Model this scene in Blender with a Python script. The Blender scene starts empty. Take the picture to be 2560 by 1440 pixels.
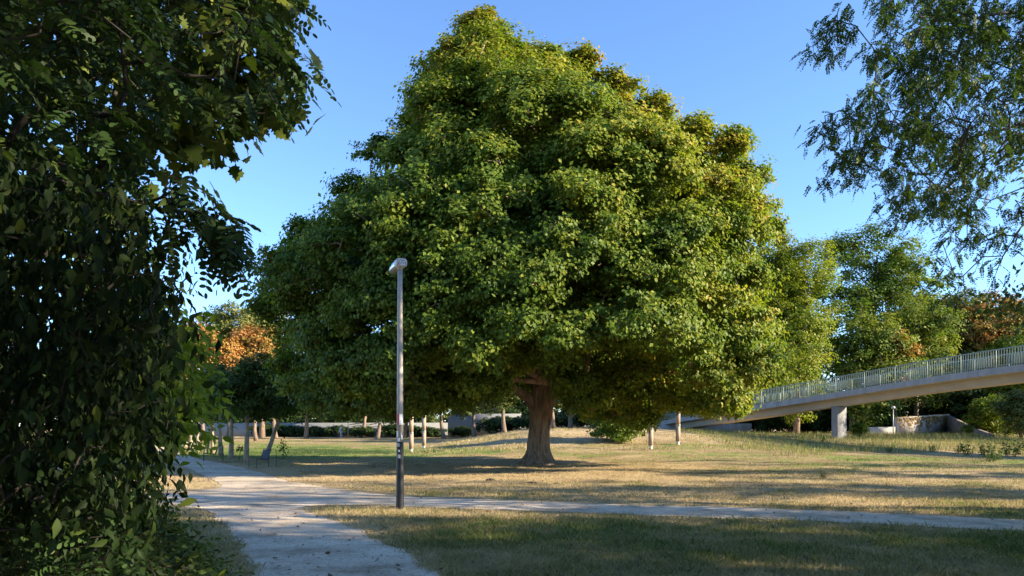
import bpy, bmesh, math, random
import numpy as np
from mathutils import Vector

# ------------------------------------------------------------------ camera, sky, sun, exposure
S = bpy.context.scene
C = S.collection
R = math.radians
EYE, F, HZ = 1.6, 1800.0, 1064.0          # eye height, focal length and horizon row (in pixels of a 2560 px frame)
SUN_AZ, SUN_EL = 103.0, 22.5              # azimuth clockwise from +Y (the view direction), elevation

cd = bpy.data.cameras.new('camera')
cam = bpy.data.objects.new('camera', cd)
C.objects.link(cam)
cam.location = (0, 0, EYE)
cam.rotation_euler = (R(90), 0, 0)
cd.sensor_fit = 'HORIZONTAL'
cd.sensor_width = 36.0
cd.lens = F / 2560 * 36.0
cd.shift_y = (HZ - 720) / 2560
cd.clip_start, cd.clip_end = 0.05, 3000
S.camera = cam

W = bpy.data.worlds.new('World')
S.world = W
W.use_nodes = True
nt = W.node_tree
bg = nt.nodes['Background']
sk = nt.nodes.new('ShaderNodeTexSky')
sk.sky_type = 'NISHITA'
sk.sun_disc = False
sk.sun_elevation = R(SUN_EL)
sk.sun_rotation = R(SUN_AZ)
sk.air_density = 1.0
sk.dust_density = 0.0
sk.altitude = 1800
sk.ozone_density = 5.0
nt.links.new(sk.outputs[0], bg.inputs[0])
bg.inputs[1].default_value = 0.122

sl = bpy.data.lights.new('sun', 'SUN')
sl.energy = 5.0
sl.angle = R(0.53)
sl.color = (1.0, 0.85, 0.62)
sun = bpy.data.objects.new('sun', sl)
C.objects.link(sun)
to_sun = Vector((math.sin(R(SUN_AZ)) * math.cos(R(SUN_EL)), math.cos(R(SUN_AZ)) * math.cos(R(SUN_EL)), math.sin(R(SUN_EL))))
sun.rotation_euler = to_sun.to_track_quat('Z', 'Y').to_euler()

S.view_settings.view_transform = 'Standard'
S.view_settings.look = 'None'
S.view_settings.gamma = 1.0
S.view_settings.exposure = 1.74
S.cycles.max_bounces = 6
S.cycles.diffuse_bounces = 3
S.cycles.glossy_bounces = 2
S.cycles.transmission_bounces = 4
S.cycles.use_denoising = True
S.cycles.sample_clamp_indirect = 4.0

# ------------------------------------------------------------------ small helpers
def A(*a):
    return np.array(a, dtype=np.float64)

def norm(v):
    v = np.asarray(v, dtype=np.float64)
    return v / np.maximum(np.linalg.norm(v, axis=-1, keepdims=True), 1e-9)

def at(px, py, Y):                        # photo pixel + distance -> place in the world
    return A((px - 1280) / F * Y, Y, EYE + (HZ - py) / F * Y)

def ss(t):
    t = np.clip(t, 0, 1)
    return t * t * (3 - 2 * t)

def _hash(ix, iy, seed):
    h = (ix.astype(np.int64) * 374761393 + iy.astype(np.int64) * 668265263 + seed * 974711) & 0xffffffff
    h = ((h ^ (h >> 13)) * 1274126177) & 0xffffffff
    return ((h ^ (h >> 16)) & 0xffff) / 65535.0

def vnoise(x, y, seed=0):
    x = np.asarray(x, float); y = np.asarray(y, float)
    ix = np.floor(x); iy = np.floor(y)
    fx = ss(x - ix); fy = ss(y - iy)
    a = _hash(ix, iy, seed); b = _hash(ix + 1, iy, seed)
    c = _hash(ix, iy + 1, seed); d = _hash(ix + 1, iy + 1, seed)
    return (a * (1 - fx) + b * fx) * (1 - fy) + (c * (1 - fx) + d * fx) * fy

def fbm(x, y, seed=0, o=4):
    s, a, t = 0, 1.0, 0
    for k in range(o):
        s = s + a * vnoise(x * 2 ** k, y * 2 ** k, seed + k * 17)
        t += a
        a *= 0.55
    return s / t

def mesh_from(name, V, faces, tint=None, smooth=False):
    """faces: list of int arrays (n, k); tint: list of (n,) arrays, one per entry"""
    me = bpy.data.meshes.new(name)
    V = np.asarray(V, dtype=np.float32)
    me.vertices.add(len(V))
    me.vertices.foreach_set('co', V.ravel())
    faces = [np.asarray(f, dtype=np.int32) for f in faces if len(f)]
    loops = np.concatenate([f.ravel() for f in faces])
    tot = np.concatenate([np.full(len(f), f.shape[1], np.int32) for f in faces])
    start = np.concatenate([[0], np.cumsum(tot)[:-1]]).astype(np.int32)
    me.loops.add(len(loops))
    me.loops.foreach_set('vertex_index', loops)
    me.polygons.add(len(tot))
    me.polygons.foreach_set('loop_start', start)
    me.polygons.foreach_set('loop_total', tot)
    if smooth:
        me.polygons.foreach_set('use_smooth', np.ones(len(tot), bool))
    me.update(calc_edges=True)
    if tint is not None:
        at_ = me.attributes.new('tint', 'FLOAT', 'FACE')
        at_.data.foreach_set('value', np.concatenate(tint).astype(np.float32))
    return me

def link(name, me, mat=None, parent=None, loc=None):
    o = bpy.data.objects.new(name, me)
    C.objects.link(o)
    if mat is not None:
        me.materials.append(mat)
    if parent is not None:
        o.parent = parent
    if loc is not None:
        o.location = loc
    return o

def tag(o, label, cat, group=None):
    o['label'] = label
    o['category'] = cat
    if group:
        o['group'] = group
    return o

def thing(name, label, cat, loc=(0, 0, 0), rz=0.0, group=None):
    o = bpy.data.objects.new(name, None)
    C.objects.link(o)
    o.location = loc
    o.rotation_euler = (0, 0, rz)
    o.empty_display_size = 0.2
    return tag(o, label, cat, group)

def dup(root, loc, rz=0.0, sc=1.0, label=None, group=None):
    r = root.copy()
    C.objects.link(r)
    r.location = loc
    r.rotation_euler = (0, 0, rz)
    r.scale = (sc, sc, sc) if not isinstance(sc, tuple) else sc
    if label:
        r['label'] = label
    if group:
        r['group'] = group
    for ch in list(root.children):
        c = ch.copy(); C.objects.link(c); c.parent = r
        for g in list(ch.children):
            d = g.copy(); C.objects.link(d); d.parent = c
    return r

class MB:
    """collects boxes, tubes and lofts into one mesh"""
    def __init__(s):
        s.V = []; s.F3 = []; s.F4 = []; s.N = []; s.n = 0
    def add(s, V, quads=(), tris=(), ngons=()):
        V = np.asarray(V, float).reshape(-1, 3)
        s.V.append(V)
        for q in quads: s.F4.append([i + s.n for i in q])
        for t in tris: s.F3.append([i + s.n for i in t])
        for g in ngons: s.N.append([i + s.n for i in g])
        s.n += len(V)
    def box(s, c, d, rz=0.0, taper=1.0):
        x, y, z = [k / 2 for k in d]
        P = []
        for sz in (-1, 1):
            k = taper if sz > 0 else 1.0
            for sx, sy in ((-1, -1), (1, -1), (1, 1), (-1, 1)):
                P.append((sx * x * k, sy * y * k, sz * z))
        P = np.array(P)
        cr, sr = math.cos(rz), math.sin(rz)
        P = np.stack([P[:, 0] * cr - P[:, 1] * sr + c[0], P[:, 0] * sr + P[:, 1] * cr + c[1], P[:, 2] + c[2]], 1)
        s.add(P, [(3, 2, 1, 0), (4, 5, 6, 7), (0, 1, 5, 4), (1, 2, 6, 5), (2, 3, 7, 6), (3, 0, 4, 7)])
    def tube(s, pts, rad, sides=8, cap=True):
        pts = np.asarray(pts, float)
        n = len(pts)
        rad = np.broadcast_to(np.asarray(rad, float), (n,))
        T = np.gradient(pts, axis=0) if n > 2 else np.repeat((pts[1:] - pts[:-1]), 2, 0)
        T = norm(T)
        ref = A(0, 0, 1) if abs(T[0, 2]) < 0.8 else A(1, 0, 0)
        u = norm(np.cross(T[0], ref))
        ang = np.arange(sides) / sides * 2 * math.pi
        V = []
        for i in range(n):
            u = norm(u - T[i] * np.dot(u, T[i]))
            w = np.cross(T[i], u)
            V.append(pts[i] + rad[i] * (np.cos(ang)[:, None] * u + np.sin(ang)[:, None] * w))
        V = np.concatenate(V)
        q = []
        for i in range(n - 1):
            for k in range(sides):
                a = i * sides + k; b = i * sides + (k + 1) % sides
                q.append((a, b, b + sides, a + sides))
        s.add(V, q, ngons=([tuple(range(sides - 1, -1, -1)), tuple(range((n - 1) * sides, n * sides))] if cap else ()))
    def rings(s, rings, cap=True):
        k = len(rings[0])
        V = np.concatenate(rings)
        q = []
        for i in range(len(rings) - 1):
            for j in range(k):
                a = i * k + j; b = i * k + (j + 1) % k
                q.append((a, b, b + k, a + k))
        s.add(V, q, ngons=([tuple(range(k - 1, -1, -1)), tuple(range((len(rings) - 1) * k, len(rings) * k))] if cap else ()))
    def mesh(s, name, smooth=False):
        fs = []
        if s.F4: fs.append(np.array(s.F4))
        if s.F3: fs.append(np.array(s.F3))
        for g in s.N: fs.append(np.array([g]))
        return mesh_from(name, np.concatenate(s.V), fs, smooth=smooth)
    def build(s, name, mat, parent=None, smooth=False):
        o = link(name, s.mesh(name, smooth), mat, parent)
        return o

def smooth_by_angle(o, deg=40):
    me = o.data
    me.polygons.foreach_set('use_smooth', np.ones(len(me.polygons), bool))
    bm = bmesh.new(); bm.from_mesh(me)
    for e in bm.edges:
        if len(e.link_faces) == 2 and e.calc_face_angle(0) > R(deg):
            e.smooth = False
    bm.to_mesh(me); bm.free()

def bevel(o, w=0.006, seg=2):
    m = o.modifiers.new('bevel', 'BEVEL')
    m.width = w; m.segments = seg; m.limit_method = 'ANGLE'
    return o

# ------------------------------------------------------------------ materials
def newmat(name):
    m = bpy.data.materials.new(name)
    m.use_nodes = True
    n = m.node_tree
    n.nodes.clear()
    out = n.nodes.new('ShaderNodeOutputMaterial')
    return m, n, out

def ramp(n, stops):
    r = n.nodes.new('ShaderNodeValToRGB')
    e = r.color_ramp.elements
    while len(e) < len(stops):
        e.new(0.5)
    for k, (p, c) in enumerate(stops):
        e[k].position = p
        e[k].color = (*c, 1)
    return r

def leafmat(name, stops, trans=0.35, rough=0.5, spec=0.14, tcol=(1.0, 1.15, 0.55)):
    m, n, out = newmat(name)
    at_ = n.nodes.new('ShaderNodeAttribute'); at_.attribute_name = 'tint'
    r = ramp(n, stops)
    n.links.new(at_.outputs['Fac'], r.inputs[0])
    p = n.nodes.new('ShaderNodeBsdfPrincipled')
    p.inputs['Roughness'].default_value = rough
    p.inputs['Specular IOR Level'].default_value = spec
    n.links.new(r.outputs[0], p.inputs['Base Color'])
    mu = n.nodes.new('ShaderNodeMix'); mu.data_type = 'RGBA'; mu.blend_type = 'MULTIPLY'
    mu.inputs[0].default_value = 1.0
    mu.inputs[7].default_value = (*tcol, 1)
    n.links.new(r.outputs[0], mu.inputs[6])
    t = n.nodes.new('ShaderNodeBsdfTranslucent')
    n.links.new(mu.outputs[2], t.inputs[0])
    mx = n.nodes.new('ShaderNodeMixShader'); mx.inputs[0].default_value = trans
    n.links.new(p.outputs[0], mx.inputs[1]); n.links.new(t.outputs[0], mx.inputs[2])
    n.links.new(mx.outputs[0], out.inputs[0])
    return m

def mat(name, col, rough=0.6, metal=0.0, spec=0.4, var=0.15, scale=6.0, bump=0.0, bscale=40.0, col2=None, stretch=(1, 1, 1)):
    m, n, out = newmat(name)
    p = n.nodes.new('ShaderNodeBsdfPrincipled')
    p.inputs['Roughness'].default_value = rough
    p.inputs['Metallic'].default_value = metal
    p.inputs['Specular IOR Level'].default_value = spec
    tc = n.nodes.new('ShaderNodeTexCoord')
    mp = n.nodes.new('ShaderNodeMapping'); mp.inputs['Scale'].default_value = stretch
    n.links.new(tc.outputs['Object'], mp.inputs[0])
    no = n.nodes.new('ShaderNodeTexNoise'); no.inputs['Scale'].default_value = scale; no.inputs['Detail'].default_value = 6
    no.inputs['Roughness'].default_value = 0.65
    n.links.new(mp.outputs[0], no.inputs['Vector'])
    c = np.array(col); d = np.array(col2) if col2 is not None else np.clip(c * (1 + var), 0, 1)
    r = ramp(n, [(0.32, tuple(c * (1 - var))), (0.68, tuple(d))])
    n.links.new(no.outputs['Fac'], r.inputs[0])
    n.links.new(r.outputs[0], p.inputs['Base Color'])
    if bump:
        nb = n.nodes.new('ShaderNodeTexNoise'); nb.inputs['Scale'].default_value = bscale; nb.inputs['Detail'].default_value = 5
        n.links.new(mp.outputs[0], nb.inputs['Vector'])
        b = n.nodes.new('ShaderNodeBump'); b.inputs['Strength'].default_value = bump; b.inputs['Distance'].default_value = 0.02
        n.links.new(nb.outputs['Fac'], b.inputs['Height'])
        n.links.new(b.outputs[0], p.inputs['Normal'])
    n.links.new(p.outputs[0], out.inputs[0])
    return m

M_bark = mat('bark_brown', (0.15, 0.105, 0.075), 0.9, var=0.5, scale=9, bump=1.0, bscale=14, col2=(0.32, 0.235, 0.175), stretch=(1, 1, 0.18))
M_bark_pale = mat('bark_pale', (0.24, 0.19, 0.13), 0.9, var=0.4, scale=10, bump=0.6, bscale=20, col2=(0.42, 0.34, 0.24), stretch=(1, 1, 0.35))
M_bark_dark = mat('bark_dark', (0.05, 0.042, 0.035), 0.9, var=0.4, scale=10, bump=0.6, bscale=20, stretch=(1, 1, 0.3))
M_twig = mat('twig_bark', (0.028, 0.022, 0.017), 0.85, var=0.4, scale=20)

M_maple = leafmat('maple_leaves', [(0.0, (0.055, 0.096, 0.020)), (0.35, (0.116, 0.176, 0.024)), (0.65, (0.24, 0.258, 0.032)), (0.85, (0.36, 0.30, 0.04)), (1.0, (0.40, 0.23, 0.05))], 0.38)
M_maple_green = leafmat('bright_green_leaves', [(0.0, (0.08, 0.13, 0.018)), (0.6, (0.18, 0.225, 0.022)), (1.0, (0.32, 0.31, 0.03))], 0.38)
M_oak = leafmat('oak_leaves', [(0.0, (0.055, 0.105, 0.02)), (0.6, (0.14, 0.19, 0.028)), (1.0, (0.27, 0.26, 0.04))], 0.36)
M_autumn = leafmat('autumn_leaves', [(0.0, (0.10, 0.12, 0.02)), (0.35, (0.24, 0.19, 0.04)), (0.7, (0.38, 0.215, 0.06)), (1.0, (0.44, 0.20, 0.065))], 0.3, tcol=(1.1, 0.9, 0.5))
M_olive = leafmat('olive_leaves', [(0.0, (0.07, 0.10, 0.03)), (0.6, (0.15, 0.165, 0.045)), (1.0, (0.27, 0.25, 0.07))], 0.3)
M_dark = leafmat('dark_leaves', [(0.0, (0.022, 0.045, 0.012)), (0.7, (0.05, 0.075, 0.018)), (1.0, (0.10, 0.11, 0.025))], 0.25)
M_row = leafmat('row_tree_leaves', [(0.0, (0.04, 0.075, 0.018)), (0.7, (0.09, 0.13, 0.026)), (1.0, (0.24, 0.15, 0.04))], 0.3)
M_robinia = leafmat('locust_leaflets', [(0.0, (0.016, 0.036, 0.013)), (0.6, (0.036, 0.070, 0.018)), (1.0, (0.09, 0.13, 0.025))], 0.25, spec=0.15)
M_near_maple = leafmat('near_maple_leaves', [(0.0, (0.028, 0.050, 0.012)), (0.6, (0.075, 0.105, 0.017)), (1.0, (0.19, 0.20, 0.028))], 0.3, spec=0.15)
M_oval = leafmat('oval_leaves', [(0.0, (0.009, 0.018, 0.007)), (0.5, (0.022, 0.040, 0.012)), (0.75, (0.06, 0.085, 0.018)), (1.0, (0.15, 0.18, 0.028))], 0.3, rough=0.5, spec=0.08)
M_light = leafmat('light_shrub_leaves', [(0.0, (0.09, 0.15, 0.018)), (0.6, (0.19, 0.26, 0.025)), (1.0, (0.31, 0.35, 0.035))], 0.45)
M_honey = leafmat('honey_locust_leaflets', [(0.0, (0.035, 0.065, 0.018)), (0.6, (0.07, 0.11, 0.022)), (1.0, (0.18, 0.17, 0.03))], 0.35)
M_weed = leafmat('weed_leaves', [(0.0, (0.05, 0.09, 0.018)), (0.6, (0.11, 0.16, 0.03)), (1.0, (0.28, 0.30, 0.05))], 0.35)
M_blade = leafmat('grass_blades', [(0.0, (0.050, 0.085, 0.022)), (0.35, (0.17, 0.22, 0.045)), (0.55, (0.29, 0.24, 0.105)), (1.0, (0.50, 0.39, 0.225))], 0.25, rough=0.7, spec=0.15, tcol=(1, 1, 0.7))

# ground: dry lawn, greenness carried per point
M_ground, n, out = newmat('dry_lawn')
p = n.nodes.new('ShaderNodeBsdfPrincipled'); p.inputs['Roughness'].default_value = 0.95; p.inputs['Specular IOR Level'].default_value = 0.1
at_ = n.nodes.new('ShaderNodeAttribute'); at_.attribute_name = 'tint'
tc = n.nodes.new('ShaderNodeTexCoord')
no = n.nodes.new('ShaderNodeTexNoise'); no.inputs['Scale'].default_value = 2.2; no.inputs['Detail'].default_value = 9; no.inputs['Roughness'].default_value = 0.7
n.links.new(tc.outputs['Object'], no.inputs['Vector'])
m1 = n.nodes.new('ShaderNodeMath'); m1.operation = 'MULTIPLY_ADD'; m1.inputs[1].default_value = 0.9; m1.inputs[2].default_value = -0.45
n.links.new(no.outputs['Fac'], m1.inputs[0])
m2 = n.nodes.new('ShaderNodeMath'); m2.operation = 'ADD'
n.links.new(at_.outputs['Fac'], m2.inputs[0]); n.links.new(m1.outputs[0], m2.inputs[1])
r = ramp(n, [(0.0, (0.050, 0.082, 0.022)), (0.35, (0.16, 0.21, 0.045)), (0.58, (0.27, 0.21, 0.095)), (1.0, (0.43, 0.32, 0.18))])
n.links.new(m2.outputs[0], r.inputs[0])
ne = n.nodes.new('ShaderNodeTexNoise'); ne.inputs['Scale'].default_value = 0.55; ne.inputs['Detail'].default_value = 10; ne.inputs['Roughness'].default_value = 0.72
n.links.new(tc.outputs['Object'], ne.inputs['Vector'])
re_ = ramp(n, [(0.47, (0, 0, 0)), (0.66, (0.85, 0.85, 0.85))])
n.links.new(ne.outputs['Fac'], re_.inputs[0])
me_ = n.nodes.new('ShaderNodeMix'); me_.data_type = 'RGBA'
me_.inputs[7].default_value = (0.20, 0.125, 0.068, 1)
rg_ = ramp(n, [(0.28, (0, 0, 0)), (0.55, (1, 1, 1))])
n.links.new(at_.outputs['Fac'], rg_.inputs[0])
mm_ = n.nodes.new('ShaderNodeMath'); mm_.operation = 'MULTIPLY'
n.links.new(re_.outputs[0], mm_.inputs[0]); n.links.new(rg_.outputs[0], mm_.inputs[1])
n.links.new(mm_.outputs[0], me_.inputs[0]); n.links.new(r.outputs[0], me_.inputs[6])
n.links.new(me_.outputs[2], p.inputs['Base Color'])
nb = n.nodes.new('ShaderNodeTexNoise'); nb.inputs['Scale'].default_value = 25; nb.inputs['Detail'].default_value = 6
n.links.new(tc.outputs['Object'], nb.inputs['Vector'])
b = n.nodes.new('ShaderNodeBump'); b.inputs['Strength'].default_value = 0.9; b.inputs['Distance'].default_value = 0.04
n.links.new(nb.outputs['Fac'], b.inputs['Height']); n.links.new(b.outputs[0], p.inputs['Normal'])
n.links.new(p.outputs[0], out.inputs[0])

# gravel path
M_path, n, out = newmat('pale_gravel')
p = n.nodes.new('ShaderNodeBsdfPrincipled'); p.inputs['Roughness'].default_value = 0.95; p.inputs['Specular IOR Level'].default_value = 0.15
tc = n.nodes.new('ShaderNodeTexCoord')
n1 = n.nodes.new('ShaderNodeTexNoise'); n1.inputs['Scale'].default_value = 0.9; n1.inputs['Detail'].default_value = 12; n1.inputs['Roughness'].default_value = 0.7
n2 = n.nodes.new('ShaderNodeTexNoise'); n2.inputs['Scale'].default_value = 22; n2.inputs['Detail'].default_value = 4; n2.inputs['Roughness'].default_value = 0.8
for q in (n1, n2): n.links.new(tc.outputs['Object'], q.inputs['Vector'])
r1 = ramp(n, [(0.36, (0.34, 0.26, 0.175)), (0.47, (0.54, 0.435, 0.315)), (0.62, (0.68, 0.565, 0.425))])
r2 = ramp(n, [(0.32, (0.42, 0.40, 0.38)), (0.5, (0.95, 0.95, 0.95)), (0.75, (1.0, 1.0, 1.0))])
n.links.new(n1.outputs['Fac'], r1.inputs[0]); n.links.new(n2.outputs['Fac'], r2.inputs[0])
mu = n.nodes.new('ShaderNodeMix'); mu.data_type = 'RGBA'; mu.blend_type = 'MULTIPLY'; mu.inputs[0].default_value = 1
n.links.new(r1.outputs[0], mu.inputs[6]); n.links.new(r2.outputs[0], mu.inputs[7])
n.links.new(mu.outputs[2], p.inputs['Base Color'])
b = n.nodes.new('ShaderNodeBump'); b.inputs['Strength'].default_value = 0.8; b.inputs['Distance'].default_value = 0.02
n.links.new(n2.outputs['Fac'], b.inputs['Height']); n.links.new(b.outputs[0], p.inputs['Normal'])
n.links.new(p.outputs[0], out.inputs[0])

M_concrete = mat('pale_concrete', (0.28, 0.27, 0.26), 0.85, var=0.22, scale=2.2, bump=0.15, bscale=30, stretch=(1, 1, 0.25))
M_concrete_beam = mat('bounce_lit_concrete', (0.36, 0.325, 0.28), 0.85, var=0.12, scale=0.8, bump=0.15, bscale=30)  # warm light bounced off the ground is put into the beam's colour
M_pier = mat('grey_concrete', (0.20, 0.20, 0.205), 0.85, var=0.25, scale=2.0, bump=0.15, bscale=30, stretch=(1, 1, 0.3))
M_wall = mat('white_render', (0.20, 0.21, 0.22), 0.85, var=0.1, scale=1.0)
M_stone = mat('old_concrete', (0.44, 0.40, 0.35), 0.9, var=0.35, scale=2.5, bump=0.5, bscale=12, stretch=(1, 1, 0.25))
M_stone_shaded = mat('shaded_old_stone', (0.16, 0.13, 0.105), 0.9, var=0.4, scale=3, bump=0.6, bscale=10)  # darker copy of the wall: shade on the unlit wing painted in
M_rail = mat('pale_green_paint', (0.23, 0.28, 0.235), 0.6, var=0.15, spec=0.25)
M_pole = mat('grey_paint', (0.36, 0.32, 0.28), 0.45, var=0.08, scale=3)
M_pole_black = mat('black_paint', (0.012, 0.013, 0.017), 0.4, var=0.3, scale=5)
M_head = mat('lamp_grey', (0.52, 0.47, 0.44), 0.4, var=0.06)
M_head_top = mat('lamp_alu', (0.55, 0.57, 0.60), 0.25, metal=0.85, var=0.05)
M_white = mat('white_sticker', (0.78, 0.78, 0.78), 0.5, var=0.05)
M_red = mat('red_sticker', (0.55, 0.06, 0.08), 0.5, var=0.1)
M_ink = mat('black_ink', (0.02, 0.02, 0.02), 0.5)
M_greysticker = mat('grey_sticker', (0.45, 0.46, 0.47), 0.5, var=0.1)
M_wood = mat('weathered_wood', (0.34, 0.25, 0.19), 0.8, var=0.2, scale=6, bump=0.2, stretch=(1, 1, 0.2))
M_wood_end = mat('pale_metal_band', (0.60, 0.56, 0.50), 0.6, var=0.1)
M_chair = mat('dark_grey_sheet', (0.06, 0.065, 0.08), 0.8, var=0.1, spec=0.1)
M_seat = mat('reddish_sheet', (0.12, 0.045, 0.04), 0.55, var=0.15)
M_tube = mat('dark_steel_tube', (0.05, 0.055, 0.06), 0.45, var=0.1)
M_bin = mat('grey_green_bin', (0.22, 0.30, 0.30), 0.5, var=0.1)
M_soil = mat('dark_soil', (0.03, 0.022, 0.016), 0.95, var=0.4, scale=20, bump=0.8)
M_skin = mat('skin', (0.45, 0.28, 0.20), 0.6)
M_shirt = mat('pale_blue_cloth', (0.62, 0.66, 0.74), 0.8)
M_trouser = mat('pale_grey_cloth', (0.50, 0.53, 0.58), 0.8)
M_hair = mat('dark_hair', (0.03, 0.025, 0.03), 0.7)
M_bike = mat('rust_red_paint', (0.35, 0.12, 0.10), 0.4)
M_rubber = mat('black_rubber', (0.02, 0.02, 0.02), 0.7)
M_steel = mat('galvanised_steel', (0.33, 0.34, 0.35), 0.5, metal=0.3)

# ------------------------------------------------------------------ terrain
def to_ground(px, py):
    Y = EYE * F / (py - HZ)
    return ((px - 1280) / F * Y, Y)

OUT = [(1250, 1600), (1100, 1445), (1040, 1400), (960, 1360), (880, 1320), (810, 1295), (765, 1281), (748, 1271), (790, 1264), (880, 1263),
       (1000, 1266), (1150, 1272), (1300, 1277), (1500, 1284), (1700, 1292), (1900, 1299), (2100, 1306), (2300, 1316), (2560, 1330), (2900, 1350), (3500, 1390),
       (3500, 1345), (2900, 1316), (2560, 1301), (2300, 1288), (2100, 1279), (1900, 1271), (1700, 1266), (1500, 1261), (1300, 1253), (1150, 1247),
       (1000, 1240), (900, 1230), (830, 1220), (770, 1211), (720, 1203), (680, 1191), (640, 1179), (600, 1169), (560, 1160), (520, 1152),
       (480, 1142), (450, 1135), (430, 1126), (415, 1118), (402, 1110), (390, 1103), (360, 1096), (330, 1096), (370, 1104), (380, 1111), (388, 1119), (395, 1130),
       (405, 1142), (430, 1155), (470, 1172), (510, 1190), (543, 1206), (552, 1215), (540, 1221), (500, 1226), (440, 1231), (380, 1236), (250, 1244), (0, 1256),
       (0, 1292), (250, 1273), (380, 1264), (430, 1262), (480, 1268), (520, 1280), (545, 1295), (570, 1320), (590, 1345), (600, 1370), (620, 1395),
       (640, 1420), (655, 1445), (700, 1600)]

def resample(pts, step):
    P = np.array(pts, float); n = len(P); outp = []
    for i in range(n):
        p0, p1, p2, p3 = P[(i - 1) % n], P[i], P[(i + 1) % n], P[(i + 2) % n]
        L = np.linalg.norm(p2 - p1)
        k = max(2, int(L / step))
        t = (np.arange(k) / k)[:, None]
        m1, m2 = (p2 - p0) / 2, (p3 - p1) / 2
        lim = L * 0.9
        m1 = m1 * min(1, lim / (np.linalg.norm(m1) + 1e-9)); m2 = m2 * min(1, lim / (np.linalg.norm(m2) + 1e-9))
        outp.append((2 * t**3 - 3 * t**2 + 1) * p1 + (t**3 - 2 * t**2 + t) * m1 + (-2 * t**3 + 3 * t**2) * p2 + (t**3 - t**2) * m2)
    return np.concatenate(outp)

PATH = resample([to_ground(*q) for q in OUT], 0.12)
jx = fbm(PATH[:, 0] * 2.2, PATH[:, 1] * 2.2, 5) - 0.5
jy = fbm(PATH[:, 0] * 2.2, PATH[:, 1] * 2.2, 91) - 0.5
PATH = PATH + np.stack([jx, jy], 1) * 0.26
PATH_LO = PATH[::4]

def path_sd(x, y, poly=None):
    """signed distance to the path outline, negative on the path"""
    poly = PATH_LO if poly is None else poly
    x = np.asarray(x, float).ravel(); y = np.asarray(y, float).ravel()
    res = np.empty(len(x))
    a = poly; b = np.roll(poly, -1, 0)
    for s in range(0, len(x), 20000):
        X = x[s:s + 20000, None]; Y = y[s:s + 20000, None]
        dx, dy = b[:, 0] - a[:, 0], b[:, 1] - a[:, 1]
        t = np.clip(((X - a[:, 0]) * dx + (Y - a[:, 1]) * dy) / (dx * dx + dy * dy + 1e-12), 0, 1)
        d = np.sqrt(((X - a[:, 0] - t * dx) ** 2 + (Y - a[:, 1] - t * dy) ** 2).min(1))
        cr = ((a[:, 1] > Y) != (b[:, 1] > Y)) & (X < dx * (Y - a[:, 1]) / (dy + 1e-12) + a[:, 0])
        res[s:s + 20000] = np.where(cr.sum(1) % 2 == 1, -d, d)
    return res

def hill(x, y):
    x = np.asarray(x, float); y = np.asarray(y, float)
    return ss((y - 33) / 27) * ss((x + 8) / 12) * (1.3 - 0.45 * ss((x - 10) / 12))

def bumps(x, y):
    return (fbm(x * 0.35, y * 0.35, 3) - 0.5) * 0.16 + (fbm(x * 1.7, y * 1.7, 8) - 0.5) * 0.05

def height(x, y):
    x = np.asarray(x, float); y = np.asarray(y, float)
    sd = path_sd(x, y).reshape(x.shape)
    return hill(x, y) + bumps(x, y) * ss((sd - 0.05) / 1.5) * ss((y + 5) / 8)

def ground_z(x, y):
    return float(height(np.array([x]), np.array([y]))[0])

def blob(x, y, cx, cy, rx, ry):
    return np.exp(-((x - cx) / rx) ** 2 - ((y - cy) / ry) ** 2)

def dryness(x, y):
    """0 green .. 1 straw"""
    x = np.asarray(x, float); y = np.asarray(y, float)
    d = 0.74 + (fbm(x * 0.22, y * 0.30, 21) - 0.5) * 0.9 + (fbm(x * 1.1, y * 1.1, 44) - 0.5) * 0.75 + (fbm(x * 4.2, y * 4.2, 47, 3) - 0.5) * 0.4
    d -= 0.85 * blob(x, y, -11, 43, 9, 9)               # watered lawn by the chairs
    d -= 0.26 * blob(x, y, 3.0, 10.0, 5.5, 2.6)           # foreground lawn
    d -= 0.32 * blob(x, y, -0.3, 10.6, 1.7, 1.8)
    d -= 0.22 * blob(x, y, 8.0, 8.5, 4.0, 2.4)
    d -= 0.30 * blob(x, y, 9, 26, 5, 3)
    d -= 0.50 * blob(x, y, 18, 31, 6, 4.5)
    d -= 0.30 * blob(x, y, 16, 42, 8, 5)
    d -= 0.35 * blob(x, y, -25, 60, 14, 14)
    d -= 0.20 * blob(x, y, 8, 37, 8, 2.5)
    d += 0.16 * ss((y - 13.5) / 1.5) * ss((34 - y) / 4)
    d += 0.25 * blob(x, y, 1.0, 26, 7, 5)
    d += 0.25 * blob(x, y, 3, 52, 12, 10)
    d += 0.20 * blob(x, y, -12, 34, 3, 2)
    return np.clip(d, 0, 1)

def axis(parts):
    o = [np.array([parts[0][0]])]
    for a, b, s in parts:
        k = max(1, int(round((b - a) / s)))
        o.append(a + (b - a) * (np.arange(1, k + 1) / k))
    return np.concatenate(o)

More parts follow.
